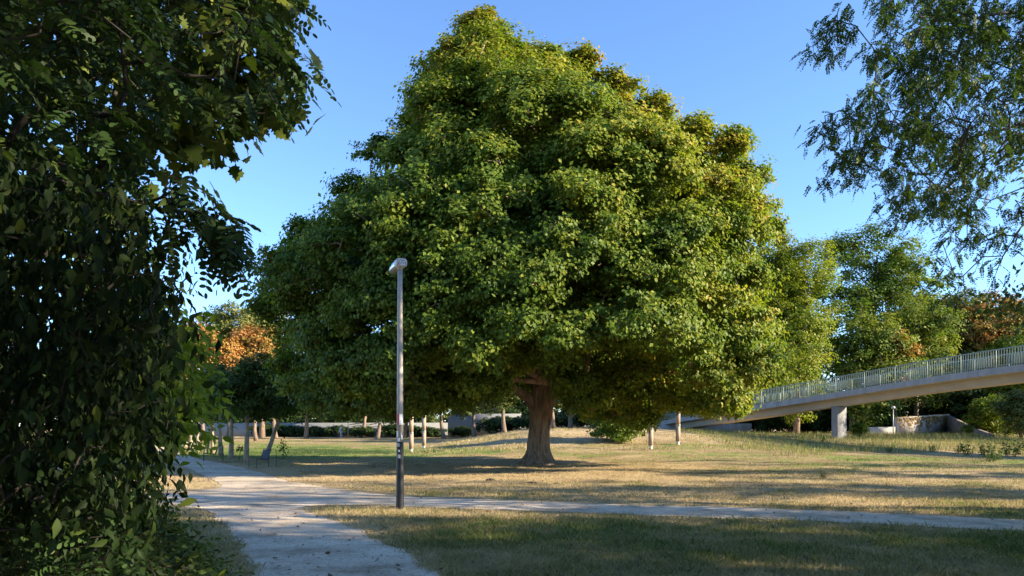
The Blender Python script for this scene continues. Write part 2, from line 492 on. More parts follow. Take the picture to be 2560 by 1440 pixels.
xs = axis([(-1500, -150, 150), (-150, -50, 5), (-50, -14, 0.5), (-14, 14, 0.2), (14, 60, 0.5), (60, 150, 5), (150, 1500, 150)])
ys = axis([(-150, -10, 10), (-10, 4, 1), (4, 24, 0.2), (24, 50, 0.4), (50, 110, 1.2), (110, 200, 6), (200, 2000, 200)])
GX, GY = np.meshgrid(xs, ys, indexing='ij')
GZ = height(GX, GY)
sdg = path_sd(GX, GY).reshape(GX.shape)
GZ = GZ - 0.012 * ss(-sdg / 0.2 + 0.2)
nx, ny = GX.shape
I = np.arange(nx * ny).reshape(nx, ny)
Q = np.stack([I[:-1, :-1], I[1:, :-1], I[1:, 1:], I[:-1, 1:]], -1).reshape(-1, 4)
me = mesh_from('ground', np.stack([GX, GY, GZ], -1).reshape(-1, 3), [Q], smooth=True)
a_ = me.attributes.new('tint', 'FLOAT', 'POINT')
edge_dry = 0.3 * np.exp(-np.abs(sdg) / 0.35)
a_.data.foreach_set('value', np.clip(dryness(GX, GY) + edge_dry, 0, 1).ravel().astype(np.float32))
g = link('ground', me, M_ground); g['kind'] = 'structure'

me = bpy.data.meshes.new('gravel_path')
me.from_pydata([(x, y, 0.006) for x, y in PATH], [], [list(range(len(PATH)))])
me.update()
if me.polygons[0].normal.z < 0:
    me.flip_normals()
o = link('gravel_path', me, M_path); o['kind'] = 'structure'

# ------------------------------------------------------------------ leaves
T_DIAMOND = (A((0, 0, 0), (.48, .34, .05), (1, 0, -.12), (.48, -.34, .05)), [[(0, 2, 1), (0, 3, 2)]])
T_WIDE = (A((0, 0, 0), (.30, .46, .06), (.78, .30, -.04), (1, 0, -.12), (.78, -.30, -.04), (.30, -.46, .06)), [[(0, 3, 2, 1), (0, 5, 4, 3)]])
_an = np.arange(8) / 8 * 2 * math.pi
T_ELL = (np.stack([.5 - .5 * np.cos(_an), .26 * np.sin(_an), .05 * np.abs(np.sin(_an))], 1), [[tuple(range(8))]])
T_OVAL = (A((0, 0, 0), (.33, 0, -.01), (.68, 0, -.07), (1.08, 0, -.24), (.17, .14, .06), (.48, .25, .06), (.80, .13, -.06), (.17, -.14, .06), (.48, -.25, .06), (.80, -.13, -.06)),
          [[(0, 1, 5, 4), (1, 2, 6, 5), (0, 7, 8, 1), (1, 8, 9, 2)], [(2, 3, 6), (2, 9, 3)]])
_mp = [(0, 0), (.02, .16), (-.12, .30), (.10, .30), (.20, .52), (.34, .40), (.46, .46), (.56, .22), (.74, .26), (.80, .10), (1.0, 0)]
_mp = _mp + [(x, -y) for x, y in _mp[-2:0:-1]]
T_MAPLE = (np.array([(x, y, -.10 * x * x + .10 * abs(y)) for x, y in _mp]), [[tuple(range(len(_mp)))]])

class Leaves:
    def __init__(s):
        s.V = []; s.F = {}; s.T = {}; s.n = 0
    def add(s, T, P, X, N, size, tint):
        tv, tf = T
        P = np.asarray(P, float); n = len(P)
        if n == 0: return
        X = norm(X)
        N = norm(N - X * (N * X).sum(1, keepdims=True))
        Yv = np.cross(N, X)
        size = np.broadcast_to(np.asarray(size, float), (n,))[:, None, None]
        V = P[:, None, :] + size * (tv[None, :, 0:1] * X[:, None] + tv[None, :, 1:2] * Yv[:, None] + tv[None, :, 2:3] * N[:, None])
        k = len(tv)
        off = (np.arange(n) * k + s.n)[:, None, None]
        for grp in tf:
            fa = np.array(grp, dtype=np.int64)
            w = fa.shape[1]
            s.F.setdefault(w, []).append((off + fa[None]).reshape(-1, w))
            s.T.setdefault(w, []).append(np.repeat(np.broadcast_to(tint, (n,)), len(fa)))
        s.V.append(V.reshape(-1, 3)); s.n += n * k
    def mesh(s, name):
        ks = sorted(s.F)
        return mesh_from(name, np.concatenate(s.V), [np.concatenate(s.F[k]) for k in ks], tint=[np.concatenate(s.T[k]) for k in ks])

def ball(rng, n):
    v = norm(rng.normal(size=(n, 3)))
    return v * rng.random((n, 1)) ** (1 / 3)

def clump_leaves(L, rng, cen, rad, nleaf, size, tint0, centre, sub=9, flat=0.62, T=T_DIAMOND, droop=0.25, spread=0.26, tvar=0.16, cvar=0.14):
    """foliage in three scales: clumps, twigs in a clump, leaves on a twig"""
    n = len(cen)
    rad = np.broadcast_to(rad, (n,))
    ct = tint0 + rng.normal(size=n) * cvar
    SC = cen[:, None, :] + norm(rng.normal(size=(n, sub, 3)) + A(0, 0, 0.35)) * (rad[:, None, None] * rng.uniform(0.45, 1.0, (n, sub, 1))) * A(1, 1, flat)
    per = max(1, nleaf // sub)
    off = rng.normal(size=(n, sub, per, 3)) * (rad[:, None, None, None] * spread) * A(1, 1, 0.6)
    P = (SC[:, :, None, :] + off).reshape(-1, 3)
    outw = norm(np.repeat(SC - cen[:, None, :], per, axis=0).reshape(-1, 3) if False else (np.broadcast_to((SC - cen[:, None, :])[:, :, None, :], off.shape).reshape(-1, 3)))
    radial = norm(P - centre)
    N = norm(outw * 0.6 + radial * 0.55 + A(0, 0, 0.45) + rng.normal(size=P.shape) * 0.36)
    X = norm(np.cross(N, rng.normal(size=P.shape)) + A(0, 0, -droop) + radial * 0.3)
    t = np.repeat(np.repeat(ct, sub), per) + rng.normal(size=len(P)) * tvar
    L.add(T, P, X, N, size * rng.uniform(0.7, 1.25, len(P)), np.clip(t, 0, 1))

def branches(mb, rng, nodes, targets, r_tip=0.012, r_pow=0.45, r_max=0.35, sides=6, bow=0.12, sag=0.0):
    """grow limbs from the trunk nodes to every foliage clump"""
    pos = [np.asarray(p, float) for p in nodes]
    par = [-1] * len(pos)
    root0 = len(pos)
    base = pos[0]
    order = np.argsort(np.linalg.norm(targets - base, axis=1))
    segs = []
    for ti in order:
        t = targets[ti]
        PA = np.array(pos)
        d = np.linalg.norm(PA - t, axis=1)
        dn = np.linalg.norm(PA - base, axis=1)
        cost = d + 0.25 * dn + np.where(PA[:, 2] > t[2] + 0.6 + sag, 1.5, 0)
        j = int(np.argmin(cost))
        a = pos[j]
        L = np.linalg.norm(t - a)
        last = j
        k = 3 if L > 0.8 else 2
        wob = rng.normal(size=3) * 0.07 * L
        for q in range(1, k + 1):
            f = q / k
            p = a + (t - a) * f + A(0, 0, 1) * bow * L * math.sin(f * math.pi) + wob * math.sin(f * math.pi)
            pos.append(p); par.append(last); last = len(pos) - 1
    cnt = np.zeros(len(pos))
    kids = np.zeros(len(pos))
    for i in range(len(pos) - 1, root0 - 1, -1):
        cnt[i] += 1 if kids[i] == 0 else 0
        cnt[par[i]] += cnt[i]; kids[par[i]] += 1
    rad = np.minimum(r_tip * np.maximum(cnt, 1) ** r_pow, r_max)
    ang = np.arange(sides) / sides * 2 * math.pi
    PA = np.array(pos)
    idx = np.arange(root0, len(pos))
    if len(idx) == 0: return
    pi = np.array(par)[idx]
    a, b = PA[pi], PA[idx]
    ra, rb = np.minimum(rad[pi], rad[idx] * 1.35), rad[idx]
    T = norm(b - a)
    ref = np.where(np.abs(T[:, 2:3]) < 0.8, A(0, 0, 1)[None], A(1, 0, 0)[None])
    u = norm(np.cross(T, ref)); w = np.cross(T, u)
    cs = np.cos(ang)[None, :, None] * u[:, None] + np.sin(ang)[None, :, None] * w[:, None]
    V0 = (a - T * ra[:, None] * 0.4)[:, None] + ra[:, None, None] * cs
    V1 = (b + T * rb[:, None] * 0.4)[:, None] + rb[:, None, None] * cs
    V = np.concatenate([V0, V1], 1).reshape(-1, 3)
    o = (np.arange(len(idx)) * 2 * sides)[:, None]
    qs = []
    for k in range(sides):
        k2 = (k + 1) % sides
        qs.append(np.concatenate([o + k, o + k2, o + k2 + sides, o + k + sides], 1))
    qs = np.concatenate(qs) + mb.n
    mb.V.append(V); mb.F4.extend(qs.tolist()); mb.n += len(V)

def trunk_rings(pts, rad, sides=16, flare=0.0, ridge=0.06, seed=0, lobes=5):
    rings = []
    pts = np.asarray(pts, float)
    an = np.arange(sides) / sides * 2 * math.pi
    for i, (p, r) in enumerate(zip(pts, rad)):
        f = flare * max(0, 1 - (p[2] - pts[0][2]) / 0.9) ** 2
        rr = r * (1 + ridge * np.sin(an * lobes + seed + 0.3 * p[2]) + ridge * 0.6 * np.sin(an * (lobes * 2 + 1) + seed * 2 - 0.5 * p[2]) + f * (0.5 + 0.5 * np.sin(an * lobes + seed)))
        rings.append(np.stack([p[0] + rr * np.cos(an), p[1] + rr * np.sin(an), np.full(sides, p[2])], 1))
    return rings

def lobed_targets(rng, n, c, r, lobes=7, shell=0.55, zmin=None, squash=1.0):
    """clump centres filling an uneven crown made of several overlapping masses"""
    c = A(*c); r = A(*r)
    D = norm(rng.normal(size=(lobes, 3)) * A(1, 1, 0.9))
    LC = c + D * r * rng.uniform(0.35, 0.62, (lobes, 1))
    LR = r * rng.uniform(0.38, 0.6, (lobes, 1))
    LC = np.concatenate([LC, c[None]]); LR = np.concatenate([LR, r[None] * 0.7])
    w = LR[:, 0]; w = w / w.sum()
    k = rng.choice(len(LC), n, p=w)
    v = norm(rng.normal(size=(n, 3)) + A(0, 0, 0.15))
    P = LC[k] + v * LR[k] * (shell + (1 - shell) * rng.random((n, 1)) ** 0.5)
    if zmin is not None:
        lo = P[:, 2] < zmin
        P[lo, 2] = zmin + rng.random(lo.sum()) * r[2] * 0.25
    return P

def make_tree(name, label, cat, loc, Hc, rc, mat_leaf, mat_bark=None, seed=1, nclump=120, nleaf=90, size=0.3, crad=0.9, trunk_r=0.2, lobes=7, tint=0.4,
              lean=(0, 0), zmin=None, group=None, T=T_DIAMOND, flat=0.62, shell=0.55, cvar=0.14, sides=6, trunk_top=None, r_tip=0.02):
    """crown centre at height Hc (above loc), crown radii rc"""
    rng = np.random.default_rng(seed)
    root = thing(name, label, cat, loc, 0, group)
    c = A(lean[0] * Hc, lean[1] * Hc, Hc)
    tg = lobed_targets(rng, nclump, c, rc, lobes, shell, zmin)
    L = Leaves()
    clump_leaves(L, rng, tg, crad * rng.uniform(0.7, 1.2, len(tg)), nleaf, size, tint, c - A(0, 0, rc[2] * 0.4), T=T, flat=flat, cvar=cvar)
    top = trunk_top if trunk_top else Hc + rc[2] * 0.35
    zz = np.linspace(0, 1, 9)
    wob = np.cumsum(rng.normal(size=(9, 2)) * 0.04 * top / 8, 0); wob[0] = 0
    pts = np.stack([lean[0] * zz * top + wob[:, 0], lean[1] * zz * top + wob[:, 1], zz * top - 0.15 * (1 - zz)], 1)
    rad = trunk_r * (1 - 0.8 * zz ** 1.2)
    mb = MB()
    mb.rings(trunk_rings(pts, rad, 10, flare=0.35, ridge=0.05, seed=seed))
    lo = max(1, int(8 * max(0.25, (Hc - rc[2]) / top)))
    branches(mb, rng, pts[lo:], tg, r_tip=r_tip, r_max=trunk_r * 0.6, sides=sides)
    link('trunk', mb.mesh('trunk', True), mat_bark or M_bark, root)
    link('crown', L.mesh('crown'), mat_leaf, root)
    return root

# ------------------------------------------------------------------ the great maple
def big_maple():
    rng = np.random.default_rng(11)
    X0, Y0, CY = 1.05, 30.0, -2.2
    root = thing('maple_tree', 'huge round maple tree with thick flared trunk standing alone on the dry lawn', 'tree', (X0, Y0, 0))
    SIL = A((1064, 800, 1880), (1040, 770, 1890), (1000, 745, 1915), (950, 730, 1945), (900, 715, 1960), (850, 690, 1950), (800, 655, 1935), (750, 640, 1925), (700, 632, 1945),
            (650, 648, 1935), (600, 668, 1925), (550, 722, 1930), (520, 790, 1938), (500, 840, 1942), (450, 845, 1940), (400, 893, 1905), (350, 930, 1860), (300, 985, 1790),
            (250, 1005, 1690), (200, 1015, 1590), (150, 1045, 1500), (100, 1085, 1395), (50, 1130, 1275), (12, 1185, 1222))
    zt = EYE + (HZ - SIL[:, 0]) / F * (Y0 + CY)
    xl = (SIL[:, 1] - 1280) / F * (Y0 + CY) - X0
    xr = (SIL[:, 2] - 1280) / F * (Y0 + CY) - X0
    order = np.argsort(zt)
    zt, xl, xr = zt[order], xl[order], xr[order]
    def envelope(z):
        a = np.interp(z, zt, xl); b = np.interp(z, zt, xr)
        return (a + b) / 2, max(0.15, (b - a) / 2 * 0.96)
    so = np.argsort(SIL[:, 0]); sy, sl_, sr_ = SIL[so, 0], SIL[so, 1], SIL[so, 2]
    def outside(x, y, z, r):
        Yd = Y0 + y; q = (r + 0.5) * F / Yd
        px = 1280 + (X0 + x) / Yd * F; py = HZ - (z - EYE) / Yd * F
        if py - 0.85 * q < 14: return True
        for dy, dx in ((0, 0.9), (-0.7, 0.55), (-0.9, 0.05), (0.6, 0.6)):
            l = np.interp(py + dy * q, sy, sl_); r_ = np.interp(py + dy * q, sy, sr_)
            if px - dx * q < l or px + dx * q > r_: return True
        return False
    # boughs: large overlapping masses, on which the clumps of foliage sit
    bc, br = [], []
    tries = 0
    while len(bc) < 330 and tries < 160000:
        tries += 1
        z = rng.uniform(2.0, zt[-1] - 0.3)
        cx, hw = envelope(min(z, zt[-1] - 0.5))
        if rng.random() > 0.12 + 0.88 * hw / 11: continue
        rb = rng.uniform(0.6, 1.75) * min(1.0, 0.42 + hw / 9)
        th = rng.uniform(0, 2 * math.pi)
        u = 1.0 if rng.random() < 0.8 else rng.uniform(0.4, 0.8)
        hwi = max(0.05, hw - rb * 0.95); hd = min(hw * 0.78, 7.1) - rb * 0.95
        x = cx + hwi * u * math.cos(th); y = CY + max(0.05, hd) * u * math.sin(th)
        rr = math.hypot(x, y)
        zlow = 3.5 - 1.7 * float(ss(np.array((abs(x) - 2.6) / 4.0))) - 0.5 * float(ss(np.array((y - 1.0) / 3.0)))
        if z - rb * 0.55 < zlow - 0.4: continue
        if rr < 1.5 and z < 4.4: continue
        if outside(x, y, z, rb): continue
        if any((x - q[0]) ** 2 + (y - q[1]) ** 2 + ((z - q[2]) * 1.25) ** 2 < (0.47 * (rb + r_)) ** 2 for q, r_ in zip(bc, br)): continue
        bc.append((x, y, z)); br.append(rb)
    bc, br = np.array(bc), np.array(br)
    # the few boughs that make the outline of the top and the right shoulder
    extra = [(1202, 60, 0, .75), (1180, 110, .4, .9), (1250, 105, -.5, .8), (1120, 165, 0, 1.0), (1360, 150, -.4, .9), (1450, 165, .3, .85), (1455, 140, 0, .55), (1550, 200, 0, .8), (1640, 265, 0, .9),
             (1750, 320, 0, .9), (1845, 370, 0, .75), (1850, 345, .2, .6), (1880, 440, -.5, 1.0), (985, 375, 0, 1.2), (890, 470, 0, .9), (870, 520, -.5, .9), (800, 575, 0, .8), (760, 570, .3, .7), (690, 650, 0, .9), (680, 760, 0, .95), (1905, 560, 0, .9),
             (1060, 230, .2, .9), (1040, 300, -.4, .9), (1890, 900, -1, 1.0), (1900, 800, 0, 1.0), (730, 900, 0, 1.0), (800, 980, -.5, .9), (1510, 1010, 1, 1.0), (1590, 1030, 1.4, .9), (1830, 985, -1.0, .9), (1200, 945, -3.5, .8), (1090, 960, -3.0, .9), (1440, 985, -1.5, .55)]
    hang = [(1480, 985, -1.0, .6), (1560, 1000, .5, .65), (1425, 955, -2.6, .5), (1235, 968, -3.0, .55), (1150, 990, -2.0, .65), (1060, 1005, -2.5, .7), (960, 1010, -1.5, .75), (1660, 935, -1, .7), (1735, 965, -1, .75), (1790, 1010, -.5, .7), (880, 1020, 0, .8)]
    extra = [(1290 + (e[0] - 1290) * 0.972, e[1] + 8, e[2], e[3]) for e in extra] + hang
    ec = np.array([((px - 1280) / F * (Y0 + CY + dy) - X0, CY + dy, EYE + (HZ - py) / F * (Y0 + CY + dy)) for px, py, dy, r_ in extra])
    bc = np.concatenate([bc, ec]); br = np.concatenate([br, [e[3] * 0.72 for e in extra]])
    tg, tb = [], []
    n_own = 10 ** 9
    for iq, (q, r_) in enumerate(zip(bc, br)):
        if iq == len(bc) - len(extra): n_own = sum(len(t_) for t_ in tg)
        k = int(14 + 11 * r_ * r_)
        out = norm(q - A(0, CY, 6.0))
        oh = norm(out * A(1, 1, 0) + A(1e-6, 0, 0))
        v = norm(rng.normal(size=(k, 3)) * 0.8 + out * 0.5 + A(0, 0, 0.25))
        al = v @ oh
        pts_ = q + r_ * rng.uniform(0.45, 1.08, (k, 1)) * (v * A(1, 1, 0.66) + oh * (al * rng.uniform(0.05, 0.5))[:, None] - A(0, 0, 1) * (0.28 * np.maximum(al, 0) ** 2)[:, None])
        tg.append(pts_); tb.append(np.full(k, rng.normal() * 0.07))
    tg = np.concatenate(tg); tb = np.concatenate(tb)
    ok = (np.arange(len(tg)) >= n_own) | (tg[:, 2] > 2.6 - 0.35 * ss((np.abs(tg[:, 0] - 0.3) - 2.0) / 3.0) - 0.35 * ss((np.abs(tg[:, 0]) - 6.0) / 3.0) - 0.4 * ss((tg[:, 1] - 0.5) / 3.0))
    ok &= tg[:, 2] > 1.6
    tg, tb = tg[ok], tb[ok]
    n = len(tg)
    print('maple clumps', n, 'boughs', len(bc))
    crad = 0.52 * rng.uniform(0.6, 1.35, n)
    L = Leaves()
    hz = tg[:, 2]
    sun_tint = 0.28 + 0.30 * ss((hz - 6) / 11) + 0.20 * ss((tg[:, 0] + 1) / 9) + tb  # sunlight painted into the leaf tint: yellower towards top and right
    clump_leaves(L, rng, tg, crad, 120, 0.142, sun_tint, A(0, CY, 6.5), sub=7, T=T_DIAMOND, flat=0.65, droop=0.35, spread=0.23, tvar=0.10, cvar=0.10)
    fill = np.concatenate([bc * A(.86, .86, .9) + A(0, CY * .14, .5) + rng.normal(size=bc.shape) * 0.3, bc * A(.66, .66, .8) + A(0, CY * .3, 1.2)])
    fill = fill[(fill[:, 2] > 3.0) & (np.hypot(fill[:, 0], fill[:, 1]) > 1.2)]
    clump_leaves(L, rng, fill, 0.75, 110, 0.15, 0.25, A(0, 0, 6.5), sub=8, T=T_DIAMOND)
    # trunk with root flare, forking at about 2.7 m
    zz = A(-0.1, 0.06, 0.2, 0.4, 0.7, 1.05, 1.5, 2.0, 2.4, 2.75, 3.2, 4.0, 5.2, 6.6, 8.2, 10.0, 12.2, 14.5)
    rr = A(.70, .64, .57, .51, .46, .44, .43, .44, .46, .46, .40, .33, .29, .26, .22, .18, .12, .06)
    xx = A(.0, .0, .0, .01, .03, .05, .08, .12, .15, .18, .22, .28, .30, .25, .15, .0, -.3, -.8)
    pts = np.stack([xx, 0 * xx + 0.02 * zz, zz], 1)
    mb = MB()
    zf = np.concatenate([np.arange(-0.1, 3.4, 0.045), np.arange(3.4, 14.5, 0.3)])
    k = 110
    an = np.arange(k) / k * 2 * math.pi
    rings = []
    for z in zf:
        r_ = np.interp(z, zz, rr); cx_ = np.interp(z, zz, xx)
        fl = max(0, 1 - z / 0.75) ** 2
        roots = fl * (0.55 * np.exp(-((an - 3.35) / 0.42) ** 2) + 0.45 * np.exp(-((an - 5.6) / 0.35) ** 2) + 0.35 * np.exp(-((an - 4.5) / 0.25) ** 2) + 0.3 * np.exp(-((an - 1.3) / 0.5) ** 2) + 0.3 * np.exp(-((an - 0.2) / 0.3) ** 2))
        u_ = an / (2 * math.pi)
        wob = 0.30 * z + 0.5 * vnoise(np.full(k, z * 1.1), an * 0.0, 4)
        n1 = vnoise(u_ * 46 + 0.8 * np.sin(z * 2.1), np.full(k, z * 2.6), 15) * ss(np.minimum(u_, 1 - u_) * 40)
        n2 = vnoise(u_ * 17 + wob, np.full(k, z * 0.9), 25) * ss(np.minimum(u_, 1 - u_) * 30)
        big = 0.07 * np.sin(an * 3 + 1.0 + 0.25 * z) + 0.045 * np.sin(an * 5 + 2.2 - 0.2 * z)
        rad_ = r_ * (1 + roots + big * (1 if z < 3 else 0.5)) + 0.055 * (n1 - 0.5) * min(1, r_ / 0.4) + 0.07 * (n2 - 0.5) * min(1, r_ / 0.4)
        rings.append(np.stack([cx_ + rad_ * np.cos(an), 0.02 * z + rad_ * np.sin(an), np.full(k, z)], 1))
    mb.rings(rings)
    limbs = [
        [(.05, -.05, 2.1), (-.35, -.15, 2.75), (-.95, -.3, 3.15), (-2.0, -.7, 3.7), (-3.6, -1.3, 4.3), (-5.6, -1.8, 5.0)],
        [(.30, -.1, 2.2), (.62, -.3, 2.9), (.95, -.6, 3.7), (1.5, -1.1, 5.0), (2.4, -1.7, 7.0), (3.2, -2.2, 9.5)],
        [(.25, .1, 2.6), (.9, .6, 3.6), (2.2, 1.4, 4.6), (4.0, 2.2, 5.8), (6.4, 2.6, 7.0)],
        [(.15, .1, 2.8), (-.6, .8, 4.2), (-1.6, 1.8, 6.4), (-2.6, 2.6, 9.0)],
        [(.26, .0, 4.0), (.9, -.9, 6.0), (1.2, -1.5, 8.4), (1.0, -1.9, 11.0)],
        [(.28, .0, 4.6), (-.5, -.9, 6.6), (-1.5, -1.7, 9.0), (-2.0, -2.2, 11.6)],
        [(.3, .1, 3.6), (1.8, -.6, 4.6), (4.0, -1.6, 5.2), (6.5, -2.2, 5.4)],
        [(.2, -.1, 3.4), (-1.4, .4, 4.6), (-3.8, 1.0, 6.4), (-6.0, 1.2, 8.0)],
        [(.3, 0, 5.0), (1.8, .4, 8.0), (3.6, .6, 10.8)],
    ]
    nodes = [p for p in pts[9:]]
    for k, lm in enumerate(limbs):
        lm = np.array(lm, float)
        t = np.linspace(0, len(lm) - 1, 5 * (len(lm) - 1) + 1)
        P = np.stack([np.interp(t, np.arange(len(lm)), lm[:, q]) for q in range(3)], 1)
        P[1:-1] = (P[:-2] + P[1:-1] * 2 + P[2:]) / 4
        r0 = (.27, .26, .24, .22, .17, .17, .19, .2, .16)[k]
        mb.tube(P, r0 * (1 - 0.75 * np.linspace(0, 1, len(P))), 12)
        nodes += [p for p in P[4:]]
    branches(mb, rng, np.array(nodes), tg, r_tip=0.014, r_pow=0.42, r_max=0.12, sides=5, bow=0.08)
    link('trunk', mb.mesh('trunk', True), M_bark, root)
    link('crown', L.mesh('crown'), M_maple, root)
big_maple()

# ------------------------------------------------------------------ trees on the right, behind and beside the footbridge
def gz(x, y):
    return float(hill(np.array([x]), np.array([y]))[0])

def put(px, Y):
    x = (px - 1280) / F * Y
    return (x, Y, gz(x, Y))

make_tree('green_tree', 'sunlit yellow-green tree rising behind the low end of the footbridge, touching the great maple', 'tree', put(1990, 62), 10.2, (4.7, 4.0, 9.0), M_maple_green, seed=31, nclump=430, nleaf=170, size=0.21, crad=1.0, trunk_r=0.25, lobes=10, tint=0.65, zmin=1.2)
make_tree('green_tree', 'deep green tree in the back row filling the gap between maple and oak', 'tree', put(1975, 86), 8.5, (5.5, 4.0, 9.0), M_oak, seed=41, nclump=230, nleaf=150, size=0.3, crad=1.25, trunk_r=0.3, lobes=10, tint=0.3, zmin=0.8)
make_tree('oak_tree', 'tall dark green oak with ragged crown and sky gaps behind the footbridge', 'tree', put(2185, 74), 14.2, (7.2, 6.0, 8.6), M_oak, M_bark_dark, seed=32, nclump=210, nleaf=190, size=0.27, crad=1.35, trunk_r=0.4, lobes=13, tint=0.45, shell=0.7, zmin=5, trunk_top=18)
make_tree('green_tree', 'mid-height bushy green tree in front of the ragged oak', 'tree', put(2130, 66), 6.0, (5.4, 4.5, 6.6), M_oak, seed=33, nclump=240, nleaf=140, size=0.25, crad=1.1, trunk_r=0.25, lobes=9, tint=0.6, zmin=0.8)
make_tree('green_tree', 'rounded green tree between the oak and the orange trees', 'tree', put(2290, 68), 7.6, (4.6, 4.5, 6.6), M_oak, seed=34, nclump=200, nleaf=140, size=0.25, crad=1.1, trunk_r=0.25, lobes=8, tint=0.62, zmin=0.8)
make_tree('autumn_tree', 'slim orange-leaved tree squeezed between green trees behind the bridge railing', 'tree', put(2238, 63.5), 6.6, (1.9, 1.6, 4.2), M_autumn, seed=35, nclump=60, nleaf=120, size=0.22, crad=0.75, trunk_r=0.12, lobes=5, tint=0.62, zmin=1)
make_tree('olive_tree', 'yellowing olive-green tree just left of the large orange tree', 'tree', put(2385, 74), 8.6, (5.0, 4.0, 7.2), M_olive, seed=36, nclump=180, nleaf=140, size=0.27, crad=1.1, trunk_r=0.25, lobes=8, tint=0.55, zmin=0.8)
make_tree('autumn_tree', 'large orange-brown autumn tree above the high end of the footbridge', 'tree', put(2490, 74), 9.0, (6.4, 5.0, 6.4), M_autumn, seed=37, nclump=280, nleaf=160, size=0.27, crad=1.1, trunk_r=0.3, lobes=9, tint=0.36, zmin=0.8, cvar=0.22)
make_tree('green_tree', 'green tree at the frame edge in front of the orange autumn tree', 'tree', put(2590, 62), 5.6, (4.4, 4.0, 4.4), M_maple_green, seed=38, nclump=200, nleaf=140, size=0.25, crad=1.0, trunk_r=0.25, lobes=8, tint=0.35, zmin=0.8)
make_tree('olive_tree', 'olive-green tree in the back row between oak and orange tree', 'tree', put(2345, 86), 10.0, (6.0, 4.5, 8.2), M_olive, seed=40, nclump=220, nleaf=150, size=0.3, crad=1.2, trunk_r=0.3, lobes=9, tint=0.35, zmin=1)
make_tree('dark_tree', 'dark green pointed tree top poking out behind the orange tree', 'tree', put(2455, 96), 12.0, (3.0, 3.0, 8.6), M_oak, M_bark_dark, seed=39, nclump=110, nleaf=130, size=0.3, crad=1.1, trunk_r=0.25, lobes=6, tint=0.3)

# shrubs under the bridge, shared meshes, each its own thing
def make_shrub(name, label, cat, loc, h, r, ml, seed, nclump=50, nleaf=90, size=0.16, tint=0.4, group=None, crad=0.5):
    rng = np.random.default_rng(seed)
    root = thing(name, label, cat, loc, 0, group)
    tg = lobed_targets(rng, nclump, (0, 0, h * 0.5), (r, r, h * 0.55), 7, 0.5, 0.12)
    L = Leaves()
    clump_leaves(L, rng, tg, crad * rng.uniform(0.6, 1.2, nclump), nleaf, size, tint, A(0, 0, 0))
    mb = MB()
    for k in range(6):
        a = k / 6 * 6.28 + rng.random()
        mb.tube([(0.06 * math.cos(a), 0.06 * math.sin(a), -0.1), (0.25 * r * math.cos(a), 0.25 * r * math.sin(a), h * 0.35), (0.5 * r * math.cos(a), 0.5 * r * math.sin(a), h * 0.75)], [0.03, 0.025, 0.012], 5)
    branches(mb, rng, np.array([(0, 0, 0.1), (0, 0, h * 0.3), (0, 0, h * 0.5)]), tg[::2], r_tip=0.008, r_max=0.04, sides=4)
    link('stem', mb.mesh('stem'), M_bark_dark, root)
    link('foliage', L.mesh('foliage'), ml, root)
    return root

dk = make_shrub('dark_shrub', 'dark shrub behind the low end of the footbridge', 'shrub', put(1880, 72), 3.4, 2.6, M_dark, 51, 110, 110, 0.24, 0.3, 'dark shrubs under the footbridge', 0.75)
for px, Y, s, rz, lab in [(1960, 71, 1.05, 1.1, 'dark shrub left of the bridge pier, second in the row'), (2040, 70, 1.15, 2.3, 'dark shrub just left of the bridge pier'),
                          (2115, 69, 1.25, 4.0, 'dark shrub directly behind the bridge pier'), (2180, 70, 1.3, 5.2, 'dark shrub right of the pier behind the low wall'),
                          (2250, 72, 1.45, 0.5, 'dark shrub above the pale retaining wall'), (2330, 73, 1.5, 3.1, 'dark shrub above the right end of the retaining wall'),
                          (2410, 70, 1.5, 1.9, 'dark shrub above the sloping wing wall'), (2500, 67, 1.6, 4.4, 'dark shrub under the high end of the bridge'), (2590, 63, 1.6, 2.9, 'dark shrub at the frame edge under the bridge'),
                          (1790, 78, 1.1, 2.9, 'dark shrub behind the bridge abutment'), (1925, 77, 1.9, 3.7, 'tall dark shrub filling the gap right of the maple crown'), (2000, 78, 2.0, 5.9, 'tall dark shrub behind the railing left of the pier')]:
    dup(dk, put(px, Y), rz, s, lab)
make_shrub('sunlit_shrub', 'yellow-green sunlit shrub beside the sloping wing wall under the bridge', 'shrub', put(2462, 56), 3.2, 2.0, M_maple_green, 53, 90, 110, 0.17, 0.45, None, 0.55)
make_shrub('sunlit_shrub', 'olive shrub at the right frame edge under the bridge', 'shrub', put(2550, 52), 3.4, 1.9, M_olive, 54, 90, 110, 0.17, 0.3, None, 0.55)
make_shrub('sunlit_shrub', 'small leafy shrub growing against the right foot of the pier', 'shrub', put(2150, 53.5), 1.2, 0.6, M_maple_green, 55, 30, 70, 0.12, 0.3, None, 0.28)

